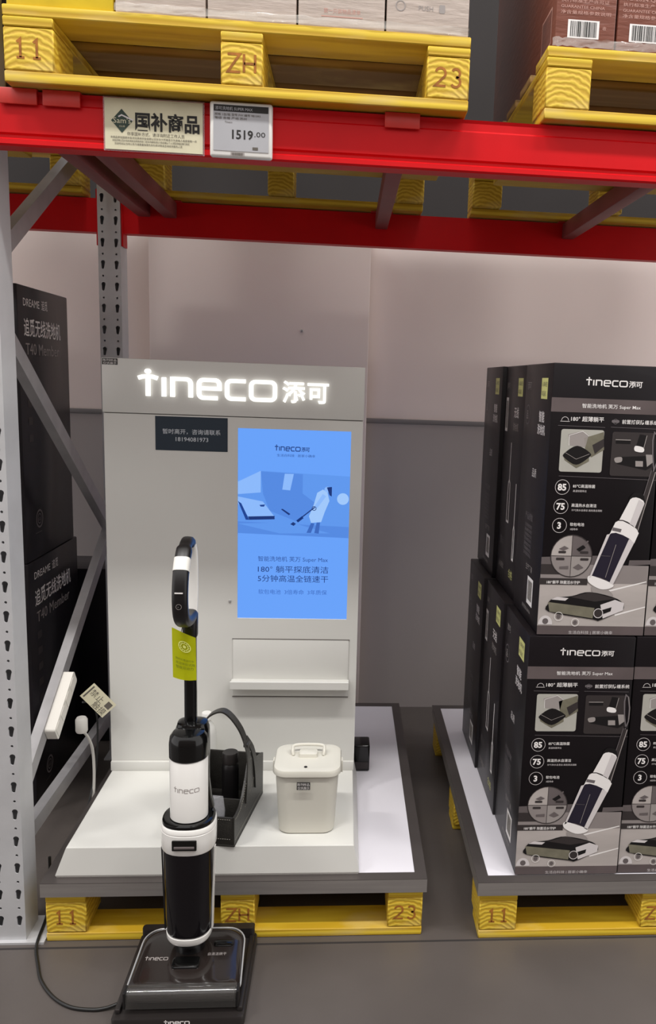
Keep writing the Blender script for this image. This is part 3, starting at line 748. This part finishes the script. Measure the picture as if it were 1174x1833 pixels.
# ------------------------------------------------------------------ cartons of floor washers
CW, CD, CH = .287, .308, .692
def art(px, py):
    left = 995-38*(py-642)/495
    return ((px-left)/189*CW, (1137-py)/495*CH)
def front_art():
    p = Print(); T = art
    def q(pts, m, lay): p.poly([T(*a) for a in pts], m, lay)
    def qs(pts, m, lay, n=4): p.poly([(a.x, a.y) for a in catmull([Vector((*T(*a), 0)) for a in pts], n, True)], m, lay)
    def txt(s, px, py, size, wpx, m='p_text', lay=4, bold=.0, align='l'):
        u, v = T(px, py); p.text(s, u, v, size, m, lay, align, wpx/189*CW if wpx else None, bold)
    def yv(py): return (1137-py)/495*CH
    p.rect(0, yv(1120), CW, yv(1038), 'p_floor', 1); p.rect(0, yv(1038), CW, yv(1003), 'p_floor2', 1)
    p.poly([(0, yv(1003)), (CW*.50, yv(1003)), (CW*.58, yv(985)), (0, yv(990))], 'p_mid', 1)
    p.rect(0, yv(1022), .062, yv(1003), 'p_dark', 2)
    p.rect(0, yv(1136), CW, yv(1119), 'p_band', 2)
    q([(1120, 1003), (1160, 1000), (1160, 992), (1122, 993)], 'p_mid', 2)
    q([(1085, 1050), (1152, 1032), (1152, 1034), (1086, 1053)], 'p_white', 2)
    q([(1095, 1096), (1150, 1080), (1150, 1082), (1096, 1099)], 'p_white', 2)
    u, v = T(1048, 679); p.logo(u, v, .0150, 'p_white', 3, width=.108)
    p.rect(0, yv(727), CW, yv(702), 'p_band', 2)
    txt('智能洗地机 芙万 Super Max', 1041, 718, .0115, 100, 'p_white', bold=.008)
    u, v = T(1012, 742); p.ring(u, v, .009, .0012, 'p_text', 3, 0, 180, 12); p.stroke([(u-.012, v-.002), (u+.012, v-.002)], .0012, 'p_text', 3)
    txt('180° 超薄躺平', 1022, 742, .0135, 56, 'p_white', bold=.008)
    u, v = T(1098, 741); p.ring(u, v, .006, .001, 'p_dim', 3); p.rr(u-.010, v-.003, u+.010, v+.004, .003, 'p_dim', 3)
    txt('前置捕获防缠系统', 1109, 744, .0115, 62, 'p_white', bold=.008)
    for a, b in ((1000, 1080), (1090, 1170)): p.stroke([T(a, 751), T(b, 752)], .0009, 'p_dim', 3)
    # left picture: flat-lying head
    a = T(1000, 833); b = T(1079, 757); p.rr(a[0], a[1], b[0], b[1], .006, 'p_pic', 3)
    q([(1044, 772), (1078, 760), (1078, 792), (1056, 806), (1046, 796)], 'p_olive', 4); q([(1058, 784), (1078, 772), (1078, 786), (1062, 800)], 'p_dark', 5)
    qs([(1010, 800), (1032, 786), (1054, 798), (1052, 806), (1030, 820), (1010, 808)], 'p_ink', 6); q([(1009, 803), (1030, 817), (1052, 806), (1052, 813), (1030, 826), (1010, 812)], 'p_olive', 5)
    q([(1017, 766), (1040, 760), (1052, 766), (1046, 788), (1020, 786)], 'p_grey', 4); p.stroke([T(1018, 786), T(1019, 768), T(1042, 760), T(1052, 768)], .0012, 'p_white', 6)
    p.stroke([T(1012, 799), T(1030, 810), T(1053, 800)], .001, 'p_grey', 7)
    # right picture: parts on dark
    a = T(1087, 838); b = T(1166, 759); p.rr(a[0], a[1], b[0], b[1], .006, 'p_dark', 3)
    p.rect(*T(1098, 780), *T(1124, 772), 'p_ink', 4); p.stroke([T(1098, 773), T(1124, 773)], .002, 'p_grey', 5)
    q([(1140, 762), (1152, 764), (1146, 792), (1132, 788)], 'p_ink', 5); qs([(1132, 783), (1146, 786), (1145, 794), (1131, 792)], 'p_white', 6)
    p.stroke([T(1152, 764), T(1146, 788)], .0016, 'p_grey', 6)
    q([(1100, 804), (1160, 800), (1160, 820), (1150, 826), (1100, 816)], 'p_ink', 5); q([(1150, 798), (1161, 798), (1162, 812), (1152, 820)], 'p_grey', 6); q([(1132, 810), (1145, 810), (1145, 820), (1132, 820)], 'p_grey', 6); qs([(1096, 806), (1108, 804), (1108, 812), (1098, 814)], 'p_grey', 6)
    p.stroke([T(1000, 841), T(1168, 844)], .0009, 'p_dim', 3)
    # three ring badges
    for nmb, cx, cy, t1, t2 in (('85', 1006, 861, '85℃高温除菌', '高温除菌率达'), ('75', 1003, 896, '高温热水自清洁', '75℃热水自清洁 高效清洁滚刷'), ('3', 1000, 931, '软包电池', '3倍寿命')):
        u, v = T(cx, cy); p.ring(u, v, .0185, .0011, 'p_text', 3); p.text(nmb, u-.001, v-.008, .023, 'p_white', 4, 'c', bold=.035)
        txt(t1, cx+18, cy, .0095, None, 'p_white', bold=.006); txt(t2, cx+18, cy+8, .0060, None, 'p_text')
    # four-way picture disc
    u, v = T(1020, 987); R_ = .0545
    for k, m_ in enumerate(('p_floor', 'p_mid', 'p_floor2', 'p_grey')):
        a0 = (90, 0, 180, 270)[k]; p.poly([(u, v)]+arc(u, v, R_, a0, a0+90, 10), m_, 3)
    p.ring(u, v, R_, .0022, 'p_dark', 5); p.stroke([(u-R_, v), (u+R_, v)], .0012, 'p_dark', 5); p.stroke([(u, v-R_), (u, v+R_)], .0012, 'p_dark', 5)
    for du, dv, ww in ((-.035, .010, .02), (.022, .010, .022), (-.04, -.008, .022), (.024, -.008, .022)): p.rr(u+du, v+dv-.003, u+du+ww, v+dv+.003, .002, 'p_dark', 6)
    p.poly([(u+.012, v+.018), (u+.03, v+.03), (u+.036, v+.022), (u+.02, v+.012)], 'p_ink', 6); p.stroke([(u+.030, v+.028), (u+.042, v+.04)], .004, 'p_mid', 6)
    p.poly([(u-.034, v+.018), (u-.02, v+.026), (u-.008, v+.020), (u-.022, v+.014)], 'p_mid', 6); p.poly([(u-.03, v-.028), (u-.006, v-.026), (u-.006, v-.034), (u-.03, v-.034)], 'p_mid', 6); p.poly([(u+.006, v-.03), (u+.02, v-.02), (u+.034, v-.03), (u+.02, v-.036)], 'p_mid', 6)
    # caption bar
    a = T(963, 1041); b = T(1048, 1029); p.rect(a[0], a[1], b[0], b[1], 'p_dark', 4); txt('180°躺平 除菌活水守护', 976, 1039, .0095, 58, 'p_white', 5, bold=.01)
    # big floor washer, leaning
    p.stroke([T(1132, 938), T(1163, 828)], .012, 'p_dark', 5); p.stroke([T(1136, 938), T(1167, 829)], .0022, 'p_grey', 6); p.stroke([T(1128, 935), T(1160, 826)], .0016, 'p_dim', 6)
    p.stroke([T(1163, 828), T(1169, 812), T(1171, 785), T(1169, 762), T(1165, 758), T(1162, 772), T(1162, 800), T(1164, 826)], .0034, 'p_dim', 6); p.stroke([T(1170, 808), T(1172, 785), T(1170, 762)], .0012, 'p_grey', 7)
    qs([(1126, 872), (1132, 867), (1144, 869), (1148, 878), (1147, 888), (1123, 880)], 'p_ink', 7)
    p.poly([T(*a) for a in [(1123, 880), (1127, 877), (1133, 876), (1140, 878), (1146, 882), (1148, 887), (1131, 932), (1126, 926), (1118, 921), (1110, 918), (1104, 918)]], 'p_white', 8); q([(1138, 880), (1148, 886), (1131, 930), (1122, 925)], 'p_text', 9)
    qs([(1104, 918), (1116, 916), (1132, 928), (1134, 936), (1098, 924)], 'p_dark', 7)
    p.poly([T(*a) for a in [(1097, 923), (1102, 920), (1110, 920), (1122, 926), (1134, 934), (1138, 942), (1130, 961), (1122, 953), (1110, 946), (1098, 942), (1090, 943), (1086, 947)]], 'p_white', 8)
    q([(1093, 932), (1108, 935), (1106, 941), (1091, 938)], 'p_dim', 9)
    p.poly([T(*a) for a in [(1086, 946), (1090, 943), (1098, 942), (1110, 946), (1121, 952), (1129, 961), (1091, 1039), (1082, 1031), (1070, 1026), (1060, 1025), (1051, 1027)]], 'p_navy', 8); q([(1121, 953), (1130, 960), (1092, 1040), (1086, 1036)], 'p_text', 9); q([(1082, 946), (1088, 944), (1054, 1026), (1050, 1028)], 'p_text', 9)
    p.stroke([T(1098, 964), T(1079, 1026)], .0012, 'p_grey', 10); p.stroke([T(1070, 985), T(1088, 986)], .0008, 'p_dim', 10)
    qs([(1049, 1024), (1062, 1025), (1092, 1038), (1088, 1046), (1070, 1048), (1050, 1036)], 'p_white', 9); qs([(1056, 1042), (1082, 1048), (1092, 1062), (1060, 1060)], 'p_grey', 6)
    # its head
    qs([(981, 1074), (990, 1066), (1020, 1062), (1052, 1054), (1100, 1066), (1112, 1082), (1100, 1092), (1068, 1108), (1056, 1106), (978, 1092)], 'p_ink', 7)
    q([(978, 1074), (1060, 1082), (1056, 1104), (980, 1092)], 'p_olive', 8); q([(979, 1074), (984, 1068), (1066, 1076), (1060, 1084)], 'p_ink', 9)
    q([(983, 1069), (994, 1064), (1014, 1066), (1008, 1071)], 'p_text', 10); q([(1070, 1078), (1096, 1068), (1112, 1074), (1110, 1088), (1074, 1104)], 'p_text', 8); q([(1072, 1088), (1090, 1082), (1088, 1090), (1074, 1096)], 'p_ink', 9)
    u, v = T(1066, 1094); p.ring(u, v, .012, .002, 'p_text', 11); p.disc(u, v, .011, 'p_dark', 10, 16)
    q([(1018, 1064), (1052, 1054), (1098, 1066), (1060, 1072)], 'p_dark', 9)
    for cx, cy, rr_ in ((996, 1101, .011), (1025, 1112, .010)): u, v = T(cx, cy); p.ring(u, v, rr_, .0012, 'p_white', 9); p.disc(u, v, rr_*.55, 'p_mid', 8, 12)
    u, v = T(972, 1117); p.poly([(u+.019*math.cos(math.radians(a)), v+.024*math.sin(math.radians(a))) for a in range(0, 181, 12)], 'p_text', 5); p.disc(u, v+.009, .008, 'p_mid', 6, 12)
    txt('生活白科技 | 居家小确幸', 1013, 1134, .0095, 78, 'p_text', 4)
    return p
def sticker_art():
    p = Print()
    p.rect(.195, .602, .262, .655, 'p_lime', 1); p.text('入库标签', .200, .634, .0140, 'ink_soft', 2, width=.056); p.text('样品机', .200, .610, .0150, 'ink_soft', 2, width=.045)
    return p
def code_art(k):
    p = Print()
    if k == 0: p.rect(.17, .050, .235, .125, 'p_white', 1); p.barcode(.178, .062, .226, .116, 'ink_soft', 2, 3)
    else: p.rect(.025, .49, .062, .595, 'p_text', 1); p.barcode(.030, .50, .057, .585, 'ink_soft', 2, 8)
    return p
def side_art(kind):
    p = Print(); D = CD
    if kind == 0:
        p.text('智能', .185, .545, .030, 'p_text', 1, bold=.02); p.text('洗地机', .175, .512, .028, 'p_text', 1, bold=.02)
        p.ring(.05, .555, .026, .003, 'p_dim', 1); p.text('品', .036, .545, .026, 'p_grey', 3)
        p.text('添可', .03, .625, .024, 'p_grey', 1)
        p.text('品质', .145, .395, .026, 'p_text', 1)
        p.text('产品参数', .10, .275, .022, 'p_dim', 2)
        for k in range(7): p.text('型号规格额定电压'[k % 3:], .10, .175+k*.013, .011, 'p_dim', 2, width=.085)
        p.text('生产厂商', .14, .140, .019, 'p_grey', 1); p.text('执行标准 GB4706', .12, .028, .013, 'p_grey', 1)
    else:
        # tall narrow product picture in outline
        p.text('无线', .155, .54, .034, 'p_text', 1, bold=.02); p.text('洗地机', .150, .500, .026, 'p_grey', 1)
        p.stroke([(.14, .46), (.14, .345), (.128, .335), (.125, .30), (.125, .215), (.155, .215), (.155, .30), (.152, .335), (.14, .345)], .007, 'p_text', 1)
        p.stroke([(.245, .345), (.245, .22), (.236, .205), (.236, .115), (.255, .115), (.255, .205), (.245, .22)], .007, 'p_white', 1)
        p.text('添可', .03, .625, .020, 'p_grey', 1); p.text('警示', .050, .135, .028, 'p_dim', 3); p.text('小心轻放', .04, .06, .020, 'p_grey', 1)
        p.text('合格', .20, .055, .030, 'p_lime', 1)
    return p
bm = bmesh.new(); add_box(bm, 0, CW, 0, CD, 0, CH, .003, 2); carton_me = from_bm(bm, 'carton_body'); carton_me.materials.append(G('carton_black'))
carton_me.shade_smooth(); carton_me.set_sharp_from_angle(angle=math.radians(40))
fo = front_art().build('front_print', (0, -.0002, 0), XF, ZF, None, .0002)
# the side facing -X: U runs towards the aisle
so0 = side_art(0).build('side_print', (-.0002, CD, 0), (0, -1, 0), ZF, None, .0002)
so1 = side_art(1).build('side_print', (-.0002, CD, 0), (0, -1, 0), ZF, None, .0002)
sk = sticker_art().build('sticker', (-.0002, CD, 0), (0, -1, 0), ZF, None, .0002)
bc0 = code_art(0).build('barcode_label', (-.0002, CD, 0), (0, -1, 0), ZF, None, .0002); bc1 = code_art(1).build('barcode_label', (-.0002, CD, 0), (0, -1, 0), ZF, None, .0002)
fo_me, so_me, sk_me, bc_me = fo.data, (so0.data, so1.data), sk.data, (bc0.data, bc1.data)
for x in (fo, so0, so1, sk, bc0, bc1): bpy.data.objects.remove(x)
def carton(x, y, z, sz, label, front, side, rz=0.):
    t = thing('product_carton', (x, y, z), label, 'carton', 'black floor washer cartons on the right-hand pallet', rz); t.scale = (1, 1, sz)
    for nm, me in (('carton_body', carton_me),)+((('front_print', fo_me),) if front else ())+((('side_print', so_me[side]), ('sticker', sk_me), ('barcode_label', bc_me[side])) if side is not None else ()):
        o = bpy.data.objects.new(nm, me); COL.objects.link(o); o.parent = t
        if nm == 'side_print': o['kind'] = 'stuff'
Z1 = .1738; S1, S2 = .988, 1.018; Z2 = Z1+CH*S1+.0015
carton(1.252, .004, Z1, S1, 'black carton with floor washer picture, bottom left front of stack', True, 0)
carton(1.252+CW+.004, .008, Z1, S1, 'black carton cut by the photo edge, bottom right front of stack', True, None)
carton(1.246, .004+CD+.006, Z1, S1, 'lower black carton second from the front, left side showing', False, 1)
carton(1.238, .004+2*CD+.012, Z1, S1, 'lower black carton at the back of the stack, left side showing', False, 0)
carton(1.272, .012, Z2, S2, 'black carton with floor washer picture, top left front of stack', True, 0)
carton(1.272+CW+.004, .014, Z2, S2, 'black carton cut by the photo edge, top right front of stack', True, None)
carton(1.276, .012+CD+.006, Z2, S2, 'upper black carton second from the front, left side showing', False, 1)
carton(1.264, .012+2*CD+.012, Z2, S2, 'upper black carton at the back of the stack, left side showing', False, 0)

# ------------------------------------------------------------------ dark cartons in the next bay
def night_carton(x0, x1, y0, y1, z0, z1, label, prints):
    t = thing('dark_carton', ((x0+x1)/2, (y0+y1)/2, z0), label, 'carton')
    at(box('carton_body', x0, x1, y0, y1, z0, z1, 'carton_night', None, .004), t)
    if prints:
        p = Print(); D = y1-y0; H = z1-z0
        p.text('DREAME', .10*D, H-.062, .034, 'p_white', 1, width=.30*D); p.text('追觅', .44*D, H-.062, .034, 'p_white', 1, width=.12*D)
        p.text('追觅无线洗地机', .10*D, H-.150, .060, 'p_white', 1, width=.72*D, bold=.01); p.text('T40 Member', .12*D, H-.212, .052, 'p_grey', 1, width=.66*D)
        p.ring(.26*D, .13, .028, .006, 'p_dim', 1); p.ring(.26*D, .13, .016, .003, 'p_dim', 1)
        p.text('SGS', .23*D, .123, .015, 'p_dim', 1); p.text('·······', .18*D, .075, .03, 'p_dim', 1)
        for k in range(5): p.rr(.12*D, H-.27-k*.055, .20*D, H-.245-k*.055, .004, 'p_dark', 1)
        tag(at(p.build('side_print', (x1+.0003, y0, z0), (0, 1, 0), ZF), t), kind='stuff')
    return t
night_carton(-.62, -.250, .63, 1.112, .0005, .876, 'lower dark carton with faint white lettering left of upright', True)
night_carton(-.62, -.252, .63, 1.085, .877, 1.755, 'upper dark carton with faint white lettering left of upright', True)
night_carton(-.40, .10, 1.215, 1.45, .0005, .725, 'plain black carton low behind the rack upright', False)

# ------------------------------------------------------------------ power strip on the brace
ps = thing('power_strip', (-.062, .35, .50), 'white power strip fixed to the diagonal brace', 'power strip')
d = Vector((0, .988, .645)).normalized(); nrm = Vector((0, -d.z, d.y))
def strip_pt(a, b, x): return Vector((x, .345, .520))+d*a+nrm*b
bm = bmesh.new()
add_loft(bm, [[tuple(strip_pt(a, b, x)) for a, b in rrect(.105, .024, .008, 4)] for x in (-.0765, -.050, -.047)])
at(link('strip_body', from_bm(bm, 'strip_body'), 'strip_white', None, 40), ps)
for k in (-.08, -.03, .02, .07):
    bm = bmesh.new(); add_loft(bm, [[tuple(strip_pt(k+a, b, x)) for a, b in rrect(.018, .018, .006, 3)] for x in (-.047, -.0455)]); at(link('socket', from_bm(bm, 'socket'), 'strip_white', None, 40), ps)
tgd = [Vector((-.040, .452, .600)), Vector((-.030, .530, .520))]
pt = thing('paper_tag', (-.04, .50, .53), 'creased paper tag hanging off the power strip', 'tag')
p = Print(); p.rect(0, 0, .096, .056, 'paper', 0); p.text('禁止', .014, .026, .024, 'ink_soft', 1); p.text('触摸', .044, .004, .024, 'ink_soft', 1); p.rect(.072, .028, .090, .048, 'ink_soft', 1); p.rect(.006, .006, .011, .050, 'ink_soft', 1)
TO = Vector((-.032, .42, .517)); U_ = Vector((.072, 0, -.078)).normalized(); V_ = Vector((.040, .01, .036)); V_ = (V_-U_*V_.dot(U_)).normalized()
o = p.build('tag_sheet', TO, U_, V_); at(o, pt)
N_ = U_.cross(V_)
bm = bmesh.new(); add_loft(bm, [[tuple(TO+U_*a+V_*b-N_*k) for a, b in ((0, 0), (.096, 0), (.096, .056), (0, .056))] for k in (.0012, .0002)]); at(link('tag_backing', from_bm(bm, 'tag_backing'), 'paper', None), pt)
wc = thing('plugged_cord', (-.045, .40, .43), 'white plug and cord hanging from the power strip', 'cord')
at(lathe('plug', [(.016, .405), (.018, .410), (.018, .445), (.014, .452)], -.026, .410, 'cable_white', None, 16), wc)
at(sweep('cord', catmull([(-.024, .41, .408), (-.018, .44, .375), (-.014, .47, .32), (-.014, .48, .24), (-.016, .47, .15), (-.02, .44, .07), (-.02, .40, .010), (-.02, .30, .006)], 7), circ(.0045, 8), 'cable_white'), wc)
bc = sweep('black_cord', catmull([(-.040, .47, .476), (-.022, .50, .46), (-.016, .53, .40), (-.016, .525, .30), (-.02, .50, .21), (-.022, .40, .12), (-.022, .28, .045), (-.022, .20, .006)], 7), circ(.0032, 7), 'cable_black')
tag(bc, 'thin black cord drooping from the power strip', 'cord')

# ------------------------------------------------------------------ upper loads
def top_carton(x0, x1, y0, y1, z0, z1, m, label, group, pr):
    t = thing('shipping_carton', ((x0+x1)/2, (y0+y1)/2, z0), label, 'carton', group)
    at(box('carton_body', x0, x1, y0, y1, z0, z1, m, None, .004), t)
    if pr: at(pr.build('carton_print', (x0, y0-.0003, z0), XF, ZF), t)
    return t
ZU = 2.2590
def pale_print(k):
    p = Print()
    if k == 2: p.text('第一只装物品清单', .055, .030, .011, 'p_redtext', 1, width=.08); p.rect(.05, .022, .14, .024, 'p_redtext', 1); p.text('此面向上', .06, .07, .02, 'p_redtext', 1)
    if k == 3: p.ring(.03, .055, .010, .002, 'p_grey', 1); p.text('PUSH', .07, .048, .014, 'p_grey', 1); p.rr(.115, .045, .128, .062, .003, 'p_grey', 1)
    if k in (0, 1): p.text('易碎', .07, .06, .03, 'p_redtext', 1)
    return p
top_carton(.020, .242, -.080, .72, ZU, ZU+.90, 'carton_yellow', 'yellow carton at the left end of the upper pallet', None, None)
for k, (x0, x1, lb) in enumerate(((.246, .436, 'pale film-wrapped carton next to the yellow carton'), (.440, .630, 'pale film-wrapped carton above the ZH block'), (.634, .822, 'pale carton with faint pink lettering, second from pallet end'), (.826, 1.008, 'pale carton with ring mark at the right pallet end'))):
    top_carton(x0, x1, -.082, .72, ZU, ZU+.90, 'carton_pale', lb, 'pale cartons on the upper pallet', pale_print(k))
def rust_print(seed):
    p = Print()
    p.rect(.028, .022, .100, .060, 'p_white', 1); p.barcode(.034, .025, .094, .057, 'ink', 2, seed)
    for k in range(4): p.text(('净含量规格参数说明', 'GUARANTEE CHINA', '执行标准生产许可证', 'NO 2024 QS')[k], .010, .072+k*.012, .0085, 'p_redtext', 1, width=(.115, .10, .11, .08)[k])
    p.text('收', .108, .042, .009, 'p_redtext', 1)
    return p
for k, (x0, x1, lb) in enumerate(((1.206, 1.344, 'rust-red carton with barcode at the left end of its pallet'), (1.348, 1.486, 'rust-red carton with barcode cut off by the photo edge'))):
    t = top_carton(x0, x1, -.066, .74, ZU, ZU+.90, 'carton_rust', lb, 'rust-red cartons on the upper pallet', rust_print(5+k))
    if k == 0:
        p = Print(); p.rr(.67, .02, .77, .10, .004, 'p_redtext', 1); p.rr(.675, .025, .765, .095, .003, 'carton_rust', 2); at(p.build('side_label', (x0-.0003, .74, ZU), (0, -1, 0), ZF), t)
top_carton(1.490, 2.185, -.066, .74, ZU, ZU+.90, 'carton_rust', 'wide rust-red carton added out of view on the upper pallet to shade the wall', None, None)  # unseen filler load, added to keep lamp light off the wall
pallet(-1.17, -.080, 2.1045, ('', '', ''), 'yellow pallet in the next bay left of the upright')
top_carton(-1.16, -.18, -.07, .74, ZU, ZU+.95, 'carton_maroon', 'large dark maroon carton on the next bay pallet at far left', None, None)
# bunched film skirts
def film(path, w_, label):
    rn = random.Random(3); P = catmull(path, 10)
    bm = bmesh.new(); rows = []
    for i, q in enumerate(P):
        rows.append([bm.verts.new(q+Vector((0, -.003-.004*rn.random(), w_*(j/4)+.002*rn.uniform(-1, 1)))) for j in range(5)])
    for a, b in zip(rows[:-1], rows[1:]):
        for j in range(4): bm.faces.new((a[j], b[j], b[j+1], a[j+1]))
    bmesh.ops.solidify(bm, geom=list(bm.faces), thickness=.0006)
    return tag(link('stretch_film', from_bm(bm, 'stretch_film'), 'film', None, 70), label, 'film')
film([(1.200, -.068, ZU+.001), (1.30, -.068, ZU+.001), (1.42, -.068, ZU+.001), (1.486, -.068, ZU+.001)], .018, 'bunched clear stretch film along the foot of the rust-red cartons')
film([(.246, -.085, ZU+.001), (.45, -.085, ZU+.002), (.70, -.085, ZU+.001), (1.008, -.085, ZU+.001)], .016, 'bunched clear stretch film along the foot of the pale cartons')

# ------------------------------------------------------------------ sign card and electronic price label on the front beam
sg = thing('sign_card', (.3175, -.055, 1.99), 'beige sign card with green diamond logo and big characters', 'sign')
p = Print(); W_, H_ = .213, .107
p.poly([(.037, .085), (.060, .060), (.037, .035), (.014, .060)], 'sign_green', 1); p.text("Sam's", .0375, .055, .0165, 'paper', 2, 'c', width=.038); p.text('CLUB', .0375, .047, .005, 'paper', 2, 'c')
p.stroke([(.030, .068), (.037, .072), (.052, .066), (.062, .062)], .003, 'p_text', 3)
p.text('国补商品', .066, .046, .040, 'ink', 1, width=.140, bold=.03)
p.text('你享国补方式，请详询附近工作人员', .048, .031, .0085, 'ink_soft', 1, width=.125)
for k, tx in enumerate(('本商品参加国家补贴活动具体补贴金额以实际支付页面显示为准每人每类限购一件', '补贴资格以及补贴标准由当地政府部门发布并解释请在付款前确认个人领取资格后再行购买', '活动时间以当地公告为准数量有限先到先得详情请咨询现场服务人员')):
    p.text(tx, .012+.004*k, .0235-.0065*k, .0055, 'ink_soft', 1, width=.188-.02*k)
at(box('card', .2115, .4245, -.0535, -.0520, 1.989, 2.096, 'paper', None), sg)
at(p.build('card_print', (.2115, -.0538, 1.989), XF, ZF), sg)
at(box('card_holder', .208, .428, -.0519, -.0495, 1.986, 2.099, 'clear_plastic', None), sg)
es = thing('price_label', (.511, -.06, 1.983), 'white-framed electronic price label reading 1519.00 beside the sign card', 'price label')
at(box('label_frame', .4415, .5795, -.066, -.0500, 1.983, 2.1005, 'white_gloss', None, .006, 3), es)
at(box('screen', .4500, .5715, -.0672, -.0661, 1.9965, 2.0930, 'eink', None), es)
p = Print(); W_, H_ = .1215, .0965
p.rect(.001, .082, W_-.001, .0955, 'ink', 1); p.text('添可洗地机 SUPER MAX', .004, .085, .0085, 'eink', 2, width=.082)
p.text('规格 1台/箱 型号 FW 编号 981093', .003, .0735, .006, 'ink_soft', 1, width=.100); p.text('等级 合格 产地 苏州', .003, .066, .006, 'ink_soft', 1, width=.070); p.text('Tineco', .025, .058, .006, 'ink_soft', 1)
p.text('1519', .041, .026, .0265, 'ink', 1, width=.046, bold=.02); p.text('.00', .090, .032, .015, 'ink', 1, width=.024)
p.rect(.086, .004, .098, .010, 'ink_soft', 1)
at(p.build('label_print', (.450, -.0674, 1.9965), XF, ZF), es)
p = Print(); p.rect(0, 0, .030, .0085, 'p_grey', 1); p.barcode(.003, .0015, .027, .007, 'ink_soft', 2, 2); at(p.build('barcode', (.488, -.0663, 1.986), XF, ZF), es)
